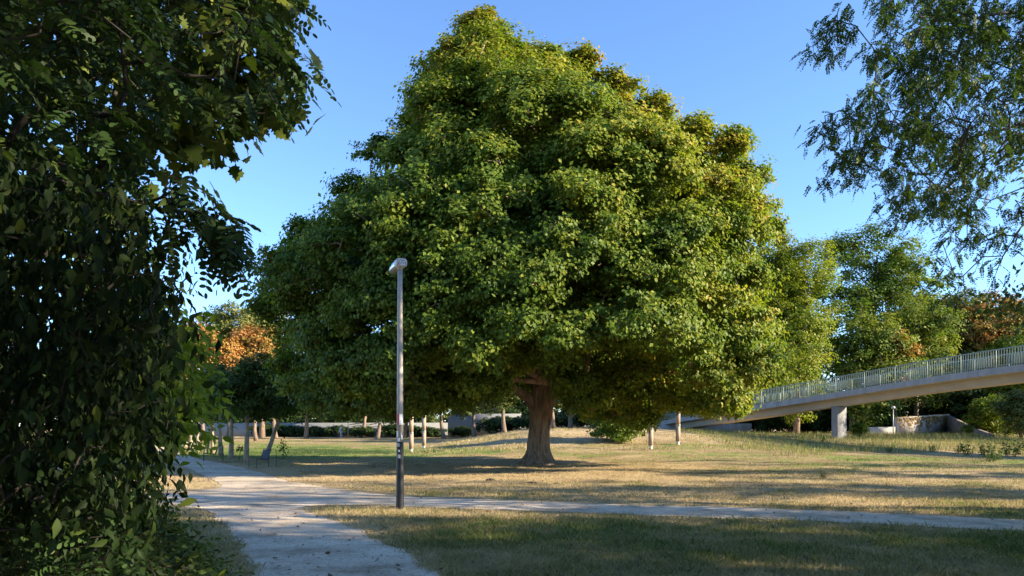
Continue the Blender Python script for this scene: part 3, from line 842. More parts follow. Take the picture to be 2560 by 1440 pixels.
# ------------------------------------------------------------------ trees beyond the far wall
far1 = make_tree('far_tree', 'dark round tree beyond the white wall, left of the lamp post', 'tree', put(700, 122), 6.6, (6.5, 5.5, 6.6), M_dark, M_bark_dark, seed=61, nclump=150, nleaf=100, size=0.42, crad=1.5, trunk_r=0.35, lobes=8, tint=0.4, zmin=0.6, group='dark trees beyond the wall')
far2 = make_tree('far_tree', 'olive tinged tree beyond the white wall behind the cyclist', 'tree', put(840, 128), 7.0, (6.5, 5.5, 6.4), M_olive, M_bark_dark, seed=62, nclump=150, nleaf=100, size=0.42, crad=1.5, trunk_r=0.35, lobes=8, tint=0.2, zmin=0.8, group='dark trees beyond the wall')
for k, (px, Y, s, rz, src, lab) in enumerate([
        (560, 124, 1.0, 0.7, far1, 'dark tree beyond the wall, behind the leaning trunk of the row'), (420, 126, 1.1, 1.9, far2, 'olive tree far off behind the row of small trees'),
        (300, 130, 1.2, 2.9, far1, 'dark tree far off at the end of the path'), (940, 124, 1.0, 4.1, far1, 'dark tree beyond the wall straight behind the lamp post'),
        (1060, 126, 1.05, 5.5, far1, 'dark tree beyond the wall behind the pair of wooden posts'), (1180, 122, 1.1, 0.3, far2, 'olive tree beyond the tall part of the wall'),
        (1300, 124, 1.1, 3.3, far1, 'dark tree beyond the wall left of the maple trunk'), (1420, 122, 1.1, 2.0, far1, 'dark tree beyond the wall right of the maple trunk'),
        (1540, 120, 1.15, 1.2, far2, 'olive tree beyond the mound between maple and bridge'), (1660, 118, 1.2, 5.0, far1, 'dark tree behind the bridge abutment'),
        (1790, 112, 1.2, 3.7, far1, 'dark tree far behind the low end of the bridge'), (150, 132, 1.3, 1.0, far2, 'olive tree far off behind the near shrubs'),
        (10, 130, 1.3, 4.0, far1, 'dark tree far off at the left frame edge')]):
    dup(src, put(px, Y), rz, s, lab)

hb = make_shrub('tall_hedge', 'tall dark hedge bush behind the wall at the far left', 'shrub', put(330, 112), 5.0, 4.2, M_dark, 58, 90, 80, 0.42, 0.35, 'hedge bushes behind the white wall', 1.1)
for k, (px, lab) in enumerate([(440, 'hedge bush behind the wall beyond the end of the tree row'), (550, 'hedge bush behind the wall beyond the dark-trunked row tree'), (650, 'hedge bush behind the wall beyond the front chair'), (750, 'hedge bush behind the wall left of the cyclist'),
                               (850, 'hedge bush behind the wall straight above the cyclist'), (950, 'hedge bush behind the wall just left of the lamp post'), (1050, 'hedge bush behind the wall beyond the left pair of posts'), (1150, 'hedge bush behind the step of the wall'),
                               (1250, 'hedge bush behind the tall wall section'), (1350, 'hedge bush behind the maple trunk'), (1450, 'hedge bush right of the maple trunk beyond the mound'), (1550, 'hedge bush beyond the mound behind the bushy tree'), (1650, 'hedge bush beyond the bridge abutment'), (1760, 'hedge bush beyond the low bridge end')]):
    dup(hb, put(px, 112 + 3 * (k % 2)), k * 1.3, 0.9 + 0.12 * (k % 3), lab)
make_tree('olive_tree', 'tall olive-green tree far off on the left above the orange crowns', 'tree', put(575, 92), 12.0, (5.4, 4.5, 6.0), M_olive, seed=71, nclump=170, nleaf=150, size=0.32, crad=1.25, trunk_r=0.35, lobes=9, tint=0.6, zmin=5)
make_tree('olive_tree', 'paler olive tree tucked against the left edge of the great maple', 'tree', put(655, 96), 13.0, (4.2, 4.2, 6.5), M_olive, seed=74, nclump=130, nleaf=150, size=0.32, crad=1.2, trunk_r=0.35, lobes=8, tint=0.75, zmin=5)
make_tree('autumn_tree', 'orange-brown tree behind the row of small trees', 'tree', put(505, 72), 8.4, (4.8, 3.4, 4.2), M_autumn, seed=72, nclump=160, nleaf=140, size=0.26, crad=0.9, trunk_r=0.2, lobes=7, tint=0.75, zmin=2.4)
make_tree('autumn_tree', 'orange and yellow tree between the row and the great maple', 'tree', put(640, 76), 9.2, (3.8, 3.0, 4.0), M_autumn, seed=73, nclump=150, nleaf=140, size=0.26, crad=0.9, trunk_r=0.2, lobes=7, tint=0.6, zmin=3, cvar=0.2)

# small trees standing on the lawn in front of the wall
s1 = make_tree('small_tree', 'small leaning tree in front of the wall, left of the lamp post', 'tree', put(943, 86), 4.4, (3.4, 3.0, 2.6), M_olive, seed=81, nclump=90, nleaf=110, size=0.24, crad=0.8, trunk_r=0.26, lobes=6, tint=0.35, lean=(0.12, 0), zmin=2.1, group='small trees before the far wall')
dup(s1, put(1262, 76), 2.1, 0.95, 'small tree on the mound just left of the maple trunk')
dup(s1, put(1384, 72), 4.0, 0.9, 'small tree on the mound close behind the maple trunk')
dup(s1, put(1425, 84), 1.0, 1.05, 'small tree on the mound right of the maple trunk')
dup(s1, put(765, 88), 5.1, 1.1, 'small tree in front of the wall left of the cyclist')
make_tree('low_tree', 'low-hanging tree with foliage down to the grass, right of the maple trunk', 'tree', put(1535, 46), 2.0, (3.1, 2.4, 2.3), M_maple_green, seed=56, nclump=230, nleaf=130, size=0.15, crad=0.62, trunk_r=0.12, lobes=8, tint=0.08, zmin=0.2)

for px, Y, rz, sc_, lab in ((1010, 92, 0.4, 1.15, 'small tree before the wall right behind the lamp post'), (1110, 88, 3.0, 1.1, 'small tree before the wall right of the two left posts'), (1185, 90, 1.6, 1.1, 'small tree before the tall part of the wall'),
                           (690, 94, 2.6, 1.2, 'small tree before the left end of the wall'), (905, 99, 0.2, 1.15, 'small tree before the wall just right of the sign post'), (1480, 86, 4.6, 1.1, 'small tree on the mound left of the bushy one'), (1600, 84, 5.6, 1.1, 'small tree on the mound behind the left post of the right pair')):
    dup(s1, put(px, Y), rz, sc_, lab)

# hedge shrubs in front of the wall
hd = make_shrub('wall_shrub', 'dark shrub before the wall at its far left end', 'shrub', put(655, 103.7), 1.9, 2.4, M_dark, 57, 60, 80, 0.28, 0.3, 'dark shrubs along the far wall', 0.6)
for px, Y, s, rz, lab in [(700, 103.0, .95, 1, 'dark shrub before the wall, second from its left end'), (750, 102.2, .9, 2, 'dark shrub before the wall below the small left tree'), (800, 101.4, .85, 3, 'dark shrub before the wall left of the cyclist'),
                          (845, 100.7, .9, 4, 'dark shrub directly behind the cyclist'), (900, 99.9, .85, 5, 'dark shrub before the wall right of the sign post'), (985, 98.6, 1.05, .5, 'dark shrub before the wall behind the lamp post'),
                          (1040, 97.8, .9, 1.5, 'dark shrub before the wall between the two left wooden posts'), (1085, 97.2, .8, 2.5, 'low dark shrub at the foot of the wall right of the posts'), (1160, 96.1, .8, 3.5, 'dark shrub at the step in the wall'),
                          (1240, 92, 1.2, 4.5, 'large dark shrub at the right end of the wall'), (1300, 91, 1.0, 5.3, 'dark shrub just left of the maple trunk on the mound'), (1405, 90, 0.95, 0.9, 'dark shrub right of the maple trunk before the short wall'), (1475, 88, 1.0, 2.2, 'dark shrub at the right end of the short wall')]:
    dup(hd, put(px, Y), rz, s, lab)

# ------------------------------------------------------------------ row of small trees along the path
def row_tree(label, px, py, lean, seed, s=1.0):
    x, y = to_ground(px, py)
    return make_tree('park_tree', label, 'tree', (x, y, 0), 3.1 * s, (1.9 * s, 1.8 * s, 1.5 * s), M_row, M_bark_pale, seed=seed, nclump=80, nleaf=130, size=0.145, crad=0.55, trunk_r=0.125, lobes=6,
                     tint=0.3, lean=lean, zmin=1.75, group='row of small trees along the path', r_tip=0.01)
row_tree('straight dark-trunked tree of the row, nearest the front chair', 616, 1155, (0.01, 0), 91, 1.05)
row_tree('leaning tree of the row behind the front chair, its trunk tilted to the right', 662, 1146, (0.30, 0.05), 92, 1.05)
a = row_tree('straight pale-trunked tree of the row right of the middle chair', 580, 1147, (0, 0), 93)
for (px, py, rz, lab) in [(553, 1140, 1.0, 'pale-trunked tree of the row just right of the middle chair back'), (532, 1133, 2.2, 'pale-trunked tree of the row directly behind the middle chair'),
                          (492, 1129, 3.4, 'slender tree of the row left of the middle chair'), (475, 1124, 4.1, 'slender tree of the row behind the far chair'), (463, 1118, 5.0, 'small tree of the row beyond the far chair'),
                          (433, 1107, 0.4, 'last and farthest tree of the row by the path')]:
    x, y = to_ground(px, py)
    dup(a, (x, y, 0), rz, 1.0, lab)
row_tree('leaning tree of the row whose trunk tilts right behind the middle chair', 512, 1133, (0.26, 0), 94)

# ------------------------------------------------------------------ off to the right: trees whose shade falls across the lawn; plus added sky blockers
SG = 'shade trees out of view'
make_tree('shade_tree', 'broad shade tree beyond the right edge near the viewer', 'tree', (16.5, 4.4, 0), 7.2, (4.2, 4.4, 6.0), M_oak, seed=101, nclump=230, nleaf=120, size=0.22, crad=0.9, trunk_r=0.3, zmin=1.0, group=SG)
make_tree('shade_tree', 'broad shade tree beyond the right edge behind the honey locust', 'tree', (24.0, 6.6, 0), 7.0, (4.4, 3.4, 5.0), M_oak, seed=102, nclump=150, nleaf=110, size=0.22, crad=0.9, trunk_r=0.3, zmin=2.4, group=SG)
make_tree('shade_tree', 'loose shade tree beyond the right edge', 'tree', (31, 12.6, 0), 9.0, (5.0, 3.6, 6.5), M_oak, seed=103, nclump=120, nleaf=80, size=0.22, crad=0.75, trunk_r=0.22, zmin=1.4, group=SG)
make_tree('shade_tree', 'loose shade tree far beyond the right edge', 'tree', (36, 17.5, 0), 10.0, (5.0, 3.6, 7.0), M_oak, seed=104, nclump=90, nleaf=80, size=0.22, crad=0.7, trunk_r=0.22, zmin=1.2, group=SG)
make_tree('shade_tree', 'sparse shade tree far beyond the right edge behind the others', 'tree', (40, 23.5, 0), 8.0, (5.0, 3.6, 7.0), M_oak, seed=108, nclump=50, nleaf=80, size=0.22, crad=0.7, trunk_r=0.2, zmin=1.2, group=SG)
make_tree('shade_tree', 'shade tree beyond the right edge level with the bridge pier', 'tree', (45, 47.0, 0.6), 7.0, (5.0, 3.6, 5.6), M_oak, seed=109, nclump=120, nleaf=100, size=0.22, crad=0.9, trunk_r=0.25, zmin=1.2, group=SG)
make_tree('shade_tree', 'added unseen tree close to the viewer outside the right edge, blocking sky', 'tree', (6.8, 0.6, 0), 4.8, (2.5, 2.6, 3.8), M_oak, seed=110, nclump=75, nleaf=100, size=0.14, crad=0.7, trunk_r=0.18, zmin=0.8, group=SG)  # added out of view to cut sky light on the left foliage
make_tree('shade_tree', 'added unseen tree behind the viewer, left of the path, blocking sky', 'tree', (-5, -7, 0), 7.5, (5.5, 4.5, 5.5), M_oak, seed=105, nclump=150, nleaf=110, size=0.26, crad=1.1, trunk_r=0.3, zmin=1.2, group=SG)  # added unseen, blocks sky light from behind the viewer
make_tree('shade_tree', 'added unseen tree behind the viewer, right of the path, blocking sky', 'tree', (7, -8, 0), 8.0, (6.0, 4.5, 6.0), M_oak, seed=106, nclump=150, nleaf=110, size=0.26, crad=1.1, trunk_r=0.3, zmin=1.2, group=SG)  # second unseen blocker added behind the viewer
make_tree('shade_tree', 'tree left of the viewer outside the frame', 'tree', (-10, 1, 0), 6.5, (4.0, 5.0, 6.0), M_oak, seed=107, nclump=140, nleaf=110, size=0.26, crad=1.1, trunk_r=0.3, zmin=0.6, group=SG)

make_shrub('added_shade_shrub', 'added unseen shrub just behind the viewer on the left, blocking sky', 'shrub', (-2.6, -1.6, 0), 3.6, 1.5, M_oak, 59, 110, 90, 0.13, 0.3, None, 0.5)  # added behind the viewer to darken the near foliage
make_shrub('added_shade_shrub', 'added unseen shrub behind the viewer on the right, blocking sky', 'shrub', (2.9, -2.6, 0), 3.8, 1.7, M_oak, 60, 110, 90, 0.13, 0.3, None, 0.5)  # added likewise, keeps sky light off the near leaves

# ------------------------------------------------------------------ the dark foliage close on the left, and the honey locust on the right
def in_poly(px, py, poly):
    poly = np.array(poly, float)
    a = poly; b = np.roll(poly, -1, 0)
    X = px[:, None]; Y = py[:, None]
    cr = ((a[:, 1] > Y) != (b[:, 1] > Y)) & (X < (b[:, 0] - a[:, 0]) * (Y - a[:, 1]) / (b[:, 1] - a[:, 1] + 1e-9) + a[:, 0])
    return cr.sum(1) % 2 == 1

def sample_zone(rng, poly, n, y0, y1, zmin=0.05):
    """n places inside a volume: an outline at its own distance, with depth y0..y1"""
    poly = np.array(poly, float)
    lo, hi = poly.min(0), poly.max(0)
    res = np.empty((0, 3))
    while len(res) < n:
        px = rng.uniform(lo[0], hi[0], 4 * n); py = rng.uniform(lo[1], hi[1], 4 * n)
        k = in_poly(px, py, poly)
        px, py = px[k], py[k]
        Y = rng.uniform(y0, y1, len(px))
        P = np.stack([(px - 1280) / F * Y, Y, EYE + (HZ - py) / F * Y], 1)
        res = np.concatenate([res, P[P[:, 2] > zmin]])
    return res[:n]

def compounds(L, rng, P, D, length, npair, lsize, T, tint, tv=0.15, droop=0.35, stems=None):
    """pinnate leaves: leaflets in pairs along a drooping stalk"""
    n = len(P)
    D = norm(D)
    side = norm(np.cross(D, A(0, 0, 1)[None] + rng.normal(size=(n, 3)) * 0.5))
    up = np.cross(side, D)
    Ls = length * rng.uniform(0.75, 1.2, n)[:, None]
    tt = tint + rng.normal(size=n) * tv
    ends = []
    for k in range(npair + 1):
        t = 0.22 + 0.78 * k / npair
        pos = P + D * Ls * t + A(0, 0, -1) * (droop * Ls * t * t)
        ax = norm(D + A(0, 0, -2 * droop * t))
        sz = lsize * (0.75 + 0.35 * math.sin(math.pi * min(1, t * 1.05))) * rng.uniform(0.85, 1.15, n)
        for sgn in ((1, -1) if k < npair else (0,)):
            X = norm(side * sgn * 1.0 + ax * (0.4 if sgn else 1.0) + rng.normal(size=(n, 3)) * 0.12 + A(0, 0, -0.15))
            N = norm(up + rng.normal(size=(n, 3)) * 0.35 + side * sgn * 0.2)
            L.add(T, pos, X, N, sz, np.clip(tt + rng.normal(size=n) * 0.05, 0, 1))
    if stems is not None:
        for i in range(n):
            ts = np.array([0, 0.5, 1.0])[:, None]
            stems.tube(P[i] + D[i] * Ls[i] * ts + A(0, 0, -1) * (droop * Ls[i] * ts * ts), [0.0016, 0.0013, 0.0007], 3, cap=False)

# black locust with drooping pinnate leaves, its trunk out of frame on the left
def near_locust():
    rng = np.random.default_rng(201)
    root = thing('locust_tree', 'black locust with drooping rows of oval leaflets hanging dark against the sky, upper left', 'tree')
    zone = [(-250, -250), (640, -250), (700, -60), (690, 30), (620, 110), (560, 130), (430, 230), (330, 330), (300, 440), (-250, 470)]
    tg = sample_zone(rng, zone, 120, 2.7, 4.3)
    arm = np.array([at(px - 55, py - 10, Y) for px, py, Y in [(735, 125, 3.0), (770, 120, 3.05), (700, 165, 3.2), (745, 205, 3.0), (790, 160, 2.95), (690, 250, 3.1), (640, 215, 3.3),
                                                    (400, 400, 3.2), (455, 430, 3.1), (500, 470, 3.1), (545, 470, 3.0), (585, 510, 3.0), (560, 545, 3.1), (600, 560, 3.0), (520, 520, 3.2),
                                                    (610, 610, 3.05), (585, 600, 3.15), (550, 580, 3.2), (615, 640, 3.1), (480, 560, 3.0), (440, 480, 3.3), (420, 520, 3.3), (535, 500, 3.3), (575, 560, 3.3), (630, 580, 3.2), (600, 530, 3.2), (560, 620, 3.1), (500, 545, 3.05)]])
    P = np.concatenate([np.repeat(tg, 8, 0) + rng.normal(size=(len(tg) * 8, 3)) * 0.07, np.repeat(arm, 4, 0) + rng.normal(size=(len(arm) * 4, 3)) * 0.03])
    D = norm(rng.normal(size=P.shape) * A(1, 0.8, 0.45) + A(0.7, -0.1, -0.55))
    D[-len(arm) * 4:] = norm(rng.normal(size=(len(arm) * 4, 3)) * A(0.45, 0.4, 0.3) + A(0.55, -0.1, -0.75))
    L = Leaves(); st = MB()
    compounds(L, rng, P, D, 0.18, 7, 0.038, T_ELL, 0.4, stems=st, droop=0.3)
    # crown goes on out of frame, widened above and behind the viewer to block sky
    up = np.stack([rng.uniform(-9, 3.0, 320), rng.uniform(-6, 4.0, 320), rng.uniform(5.6, 9.5, 320)], 1)
    up2 = np.stack([rng.uniform(-9, -3.4, 90), rng.uniform(-3, 4.5, 90), rng.uniform(1.6, 6, 90)], 1)
    hi = np.concatenate([up, up2])
    clump_leaves(L, rng, hi, 0.75, 90, 0.16, 0.3, A(-4.5, 2, 4))
    mb = MB()
    zz = np.linspace(0, 1, 10)
    tp = np.stack([-4.6 + 0.5 * zz ** 2, 3.6 - 0.4 * zz, -0.1 + 8.5 * zz], 1)
    mb.rings(trunk_rings(tp, 0.17 * (1 - 0.75 * zz), 12, 0.3, 0.06, 1.0))
    branches(mb, rng, tp[2:], np.concatenate([arm[::3], tg, hi[::2]]), r_tip=0.004, r_pow=0.5, r_max=0.06, sides=5, bow=0.06)
    t = link('trunk', mb.mesh('trunk', True), M_twig, root)
    link('twig', st.mesh('twig'), M_twig, root)
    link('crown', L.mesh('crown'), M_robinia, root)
near_locust()

def near_maple():
    rng = np.random.default_rng(202)
    root = thing('maple_tree', 'near maple branch with pointed lobed leaves, hanging at the upper left behind the locust', 'tree')
    zone = [(-250, -250), (680, -250), (715, -20), (720, 20), (690, 90), (700, 150), (670, 210), (690, 250), (660, 280), (590, 270), (590, 300), (510, 335), (430, 350), (370, 375), (310, 430), (340, 500), (300, 540), (-250, 600)]
    tg = sample_zone(rng, zone, 250, 4.4, 6.4)
    ed = np.array([at(px - 55, py - 15, Y) for px, py, Y in [(760, 15, 4.9), (735, 70, 4.8), (760, 95, 4.8), (720, 130, 4.7), (700, 180, 4.8), (735, 255, 4.8), (715, 285, 4.7), (675, 275, 4.9), (640, 250, 4.8), (620, 310, 4.8), (560, 340, 4.7),
                                                   (520, 330, 4.8), (480, 350, 4.9), (600, 270, 4.8), (660, 225, 4.9), (440, 360, 4.8), (600, 60, 5.0), (660, 30, 5.0), (690, 100, 5.0), (530, 250, 5), (580, 210, 5)]])
    tg = np.concatenate([tg, ed, ed + rng.normal(size=ed.shape) * 0.08])
    n = 15
    P = np.repeat(tg, n, 0) + rng.normal(size=(len(tg) * n, 3)) * A(0.12, 0.13, 0.10)
    N = norm(rng.normal(size=P.shape) * 0.65 + A(0.35, -0.45, 0.55))
    X = norm(rng.normal(size=P.shape) * 0.6 + A(0.35, -0.1, -0.75))
    L = Leaves()
    L.add(T_MAPLE, P, X, N, 0.115 * rng.uniform(0.6, 1.2, len(P)), np.clip(0.42 + rng.normal(size=len(P)) * 0.2, 0, 1))
    mb = MB()
    zz = np.linspace(0, 1, 10)
    tp = np.stack([-6.4 + 0.6 * zz, 5.8 + 0 * zz, -0.1 + 7.5 * zz], 1)
    mb.rings(trunk_rings(tp, 0.2 * (1 - 0.7 * zz), 12, 0.3, 0.06, 1.7))
    branches(mb, rng, tp[2:], tg, r_tip=0.005, r_pow=0.48, r_max=0.07, sides=5, bow=0.05)
    link('trunk', mb.mesh('trunk', True), M_bark_dark, root)
    link('crown', L.mesh('crown'), M_near_maple, root)
near_maple()

def near_shrub():
    rng = np.random.default_rng(203)
    root = thing('oval_leaf_shrub', 'tall dark shrub with large drooping oval leaves close on the left', 'shrub')
    zone = [(-250, 430), (150, 430), (260, 470), (330, 520), (360, 600), (400, 660), (440, 700), (455, 760), (420, 800), (400, 850), (395, 930), (420, 1000), (430, 1070), (395, 1120), (385, 1180), (400, 1240), (350, 1290), (250, 1330), (-250, 1330)]
    tg = sample_zone(rng, zone, 1150, 2.6, 4.8, 0.25)
    n = 16
    P = np.repeat(tg, n, 0) + rng.normal(size=(len(tg) * n, 3)) * A(0.075, 0.09, 0.085)
    X = norm(rng.normal(size=P.shape) * 0.42 + A(0.12, -0.15, -0.9))
    N = norm(rng.normal(size=P.shape) * 0.9 + A(0.5, -0.1, 0.3))
    L = Leaves()
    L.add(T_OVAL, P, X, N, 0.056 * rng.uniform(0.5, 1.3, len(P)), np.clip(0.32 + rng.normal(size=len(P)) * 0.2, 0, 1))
    mb = MB()
    stems = []
    for k in range(9):
        bx, by = -3.1 + 0.25 * rng.normal(), 3.2 + 0.35 * rng.normal()
        ex, ey, ez = bx + rng.uniform(0.2, 1.2), by + rng.uniform(-0.3, 0.4), rng.uniform(1.8, 2.9)
        t = np.linspace(0, 1, 7)[:, None]
        p = A(bx, by, -0.05) + (A(ex, ey, ez) - A(bx, by, 0)) * np.concatenate([t ** 1.6, t ** 1.6, t], 1)
        mb.tube(p, 0.02 * (1 - 0.7 * t[:, 0]), 6)
        stems += list(p[2:])
    branches(mb, rng, np.array(stems), tg, r_tip=0.0025, r_pow=0.45, r_max=0.014, sides=4, bow=0.08)
    link('stem', mb.mesh('stem', True), M_twig, root)
    link('foliage', L.mesh('foliage'), M_oval, root)
near_shrub()

def light_shrub():
    rng = np.random.default_rng(204)
    root = thing('light_green_shrub', 'bright green arching shrub with narrow leaves behind the dark near shrub', 'shrub')
    zone = [(330, 760), (430, 780), (470, 830), (500, 870), (485, 930), (470, 990), (500, 1040), (450, 1070), (420, 1100), (330, 1130), (250, 1000), (260, 800)]
    tg = sample_zone(rng, zone, 150, 5.2, 7.4, 0.3)
    n = 26
    P = np.repeat(tg, n, 0) + rng.normal(size=(len(tg) * n, 3)) * A(0.14, 0.16, 0.10)
    X = norm(rng.normal(size=P.shape) * 0.5 + A(0.7, -0.2, -0.35))
    N = norm(rng.normal(size=P.shape) * 0.5 + A(0.35, -0.4, 0.7))
    L = Leaves()
    L.add(T_OVAL, P, X, N, 0.088 * rng.uniform(0.6, 1.25, len(P)), np.clip(0.5 + rng.normal(size=len(P)) * 0.2, 0, 1))
    mb = MB()
    nodes = []
    for k in range(7):
        t = np.linspace(0, 1, 7)[:, None]
        b0 = A(-3.7 + 0.2 * rng.normal(), 6.2 + 0.3 * rng.normal(), -0.05)
        e = A(-3.2 + 0.25 * rng.normal(), 6.2 + 0.4 * rng.normal(), rng.uniform(1.4, 2.4))
        p = b0 + (e - b0) * np.concatenate([t ** 2, t ** 2, t], 1)
        mb.tube(p, 0.016 * (1 - 0.7 * t[:, 0]), 6)
        nodes += list(p[2:])
    branches(mb, rng, np.array(nodes), tg, r_tip=0.003, r_max=0.012, sides=4, bow=0.1)
    link('stem', mb.mesh('stem', True), M_bark_pale, root)
    link('foliage', L.mesh('foliage'), M_light, root)
light_shrub()

def bramble(label, zone, n_t, y0, y1, seed, size, ml, base, T=T_OVAL, tint=0.45, npl=16):
    rng = np.random.default_rng(seed)
    root = thing('bramble', label, 'shrub')
    tg = sample_zone(rng, zone, n_t, y0, y1, 0.06)
    tg[:, 2] = np.minimum(tg[:, 2], 1.3)
    P = np.repeat(tg, npl, 0) + rng.normal(size=(len(tg) * npl, 3)) * A(0.07, 0.07, 0.05)
    P[:, 2] = np.maximum(P[:, 2], 0.03)
    N = norm(rng.normal(size=P.shape) * 0.6 + A(0.2, -0.4, 0.7))
    X = norm(rng.normal(size=P.shape) * A(1, 1, 0.4) + A(0, 0, -0.25))
    L = Leaves()
    L.add(T, P, X, N, size * rng.uniform(0.6, 1.3, len(P)), np.clip(tint + rng.normal(size=len(P)) * 0.22, 0, 1))
    mb = MB()
    nodes = []
    for k in range(10):
        b0 = A(base[0] + rng.uniform(-1, 0.7) * base[2], base[1] + rng.uniform(-1, 0.5) * base[2], -0.03)
        mb.tube([b0, b0 + A(0.03, 0.02, 0.25), b0 + A(0.1 * rng.normal(), 0.05, 0.45)], [0.006, 0.005, 0.003], 5)
        nodes += [b0 + A(0.03, 0.02, 0.2), b0 + A(0.03, 0.02, 0.3)]
    branches(mb, rng, np.array(nodes), tg, r_tip=0.002, r_max=0.008, sides=4, bow=0.15)
    link('stem', mb.mesh('stem'), M_twig, root)
    link('foliage', L.mesh('foliage'), ml, root)
bramble('low bramble of small dark leaves at the bottom left corner', [(-200, 1180), (300, 1230), (390, 1290), (440, 1350), (500, 1420), (520, 1560), (-200, 1560)], 330, 3.4, 4.8, 205, 0.052, M_oval, (-2.6, 4.2, 0.5))
bramble('sparse small-leaved ground shrub along the left edge of the path', [(250, 1240), (420, 1270), (440, 1310), (470, 1330), (540, 1390), (590, 1445), (600, 1560), (200, 1560)], 330, 5.2, 7.3, 206, 0.045, M_weed, (-3.3, 6.2, 0.6), tint=0.25)
def suckers():
    rng = np.random.default_rng(207)
    root = thing('locust_sapling', 'knee-high locust suckers with feathery leaves low in the left corner', 'plant')
    zone = [(-100, 1150), (140, 1160), (260, 1240), (330, 1300), (300, 1420), (-100, 1440)]
    tg = sample_zone(rng, zone, 45, 2.7, 3.5, 0.2)
    L = Leaves(); st = MB()
    P = np.repeat(tg, 5, 0) + rng.normal(size=(len(tg) * 5, 3)) * 0.03
    compounds(L, rng, P, norm(rng.normal(size=P.shape) * A(1, 0.6, 0.4) + A(0.3, -0.3, 0.1)), 0.17, 7, 0.034, T_ELL, 0.35, stems=st, droop=0.5)
    branches(st, rng, np.array([(-1.9, 3.1, -0.05), (-1.9, 3.1, 0.3), (-2.2, 3.2, 0.3), (-1.6, 3.1, 0.3)]), tg, r_tip=0.002, r_max=0.01, sides=4)
    link('stem', st.mesh('stem'), M_twig, root)
    link('foliage', L.mesh('foliage'), M_robinia, root)
suckers()

def honey_locust():
    rng = np.random.default_rng(208)
    root = thing('honey_locust_tree', 'airy honey locust branches with feathery leaves drooping in from the upper right', 'tree')
    zone = [(2900, -250), (2180, -250), (2190, 20), (2170, 110), (2110, 170), (2095, 240), (2140, 290), (2110, 340), (2120, 400), (2200, 420), (2260, 450), (2300, 480), (2340, 520), (2330, 580), (2390, 610), (2430, 560),
            (2420, 470), (2500, 380), (2560, 330), (2900, 330)]
    tg = sample_zone(rng, zone, 300, 9.2, 13.0)
    ex = np.array([at(px, py, Y) for px, py, Y in [(2065, 285, 10.5), (2045, 290, 10.6), (2090, 275, 10.5), (2110, 380, 10.6), (2095, 400, 10.6), (2215, 490, 10.4), (2250, 500, 10.4), (2080, 20, 10), (2070, 50, 10), (2050, 75, 10), (2075, 35, 10),
                                                   (2350, 640, 10.2), (2335, 600, 10.3), (2400, 560, 10.3), (2455, 600, 10.3), (2480, 560, 10.2), (2520, 500, 10.2), (2545, 440, 10.2), (2390, 690, 10.2), (2360, 700, 10.2), (2540, 560, 10.2), (2490, 640, 10.1)]])
    tall = np.concatenate([tg, ex]) + A(0.10, 0, 0)
    npc = 36
    hang = rng.uniform(0, 1, (len(tall), npc, 1))
    sw = rng.normal(size=(len(tall), 1, 3)) * 0.12
    P = tall[:, None, :] + hang * (A(0, 0, -0.42) + sw) + rng.normal(size=(len(tall), npc, 3)) * A(0.12, 0.12, 0.06)
    P = P.reshape(-1, 3)
    keep = rng.random(len(P)) < 0.9
    lowbare = (P[:, 2] < EYE + (HZ - 600) / F * P[:, 1])
    keep &= ~(lowbare & (rng.random(len(P)) < 0.6))
    P = P[keep]
    D = norm(rng.normal(size=P.shape) * A(0.8, 0.8, 0.3) + A(-0.15, 0, -0.6))
    L = Leaves(); pend = []
    compounds(L, rng, P, D, 0.18, 8, 0.036, T_ELL, 0.4, droop=0.3)
    # rest of the crown beyond the frame
    rest = np.stack([rng.uniform(10.5, 17.5, 120), rng.uniform(10.5, 16.5, 120), rng.uniform(3.6, 8.4, 120)], 1)
    clump_leaves(L, rng, rest, 0.75, 110, 0.13, 0.35, A(13.5, 12.5, 5))
    for i in range(len(tall)):
        e = tall[i] + A(0, 0, -0.42) + sw[i, 0]
        m = (tall[i] + e) / 2 + rng.normal(size=3) * 0.05
        pend.append([tall[i], m, e])
    mb = MB()
    zz = np.linspace(0, 1, 11)
    tp = np.stack([13.6 - 0.4 * zz, 12.4 + 0.3 * zz, -0.1 + 9.5 * zz], 1)
    mb.rings(trunk_rings(tp, 0.26 * (1 - 0.7 * zz), 12, 0.3, 0.06, 0.4))
    nodes = list(tp[3:])
    for lm in ([(13.3, 12.5, 4.2), (11.2, 11.8, 5.2), (9.4, 11.0, 4.4), (8.0, 10.4, 3.6)], [(13.2, 12.5, 6.0), (10.8, 11.6, 7.6), (8.6, 11.0, 8.0), (6.8, 10.6, 7.6)],
               [(13.2, 12.6, 5.4), (11.0, 11.2, 6.5), (8.8, 10.8, 6.4), (6.6, 10.6, 5.8)], [(13.3, 12.5, 4.8), (11.4, 11.0, 6.4), (9.2, 10.4, 5.5), (7.2, 10.2, 4.6)]):
        lm = np.array(lm); t = np.linspace(0, 3, 13)
        Pp = np.stack([np.interp(t, np.arange(4), lm[:, q]) for q in range(3)], 1)
        Pp[1:-1] = (Pp[:-2] + 2 * Pp[1:-1] + Pp[2:]) / 4
        Pp[1:-1] += rng.normal(size=(11, 3)) * 0.05
        mb.tube(Pp, 0.075 * (1 - 0.82 * np.linspace(0, 1, 13)), 7)
        nodes += list(Pp[3:])
    branches(mb, rng, np.array(nodes), np.concatenate([tall, rest[::3]]), r_tip=0.006, r_pow=0.42, r_max=0.035, sides=5, bow=0.16)
    for q in pend: mb.tube(q, [0.007, 0.005, 0.003], 4, cap=False)
    link('trunk', mb.mesh('trunk', True), M_bark_dark, root)
    link('crown', L.mesh('crown'), M_honey, root)
honey_locust()

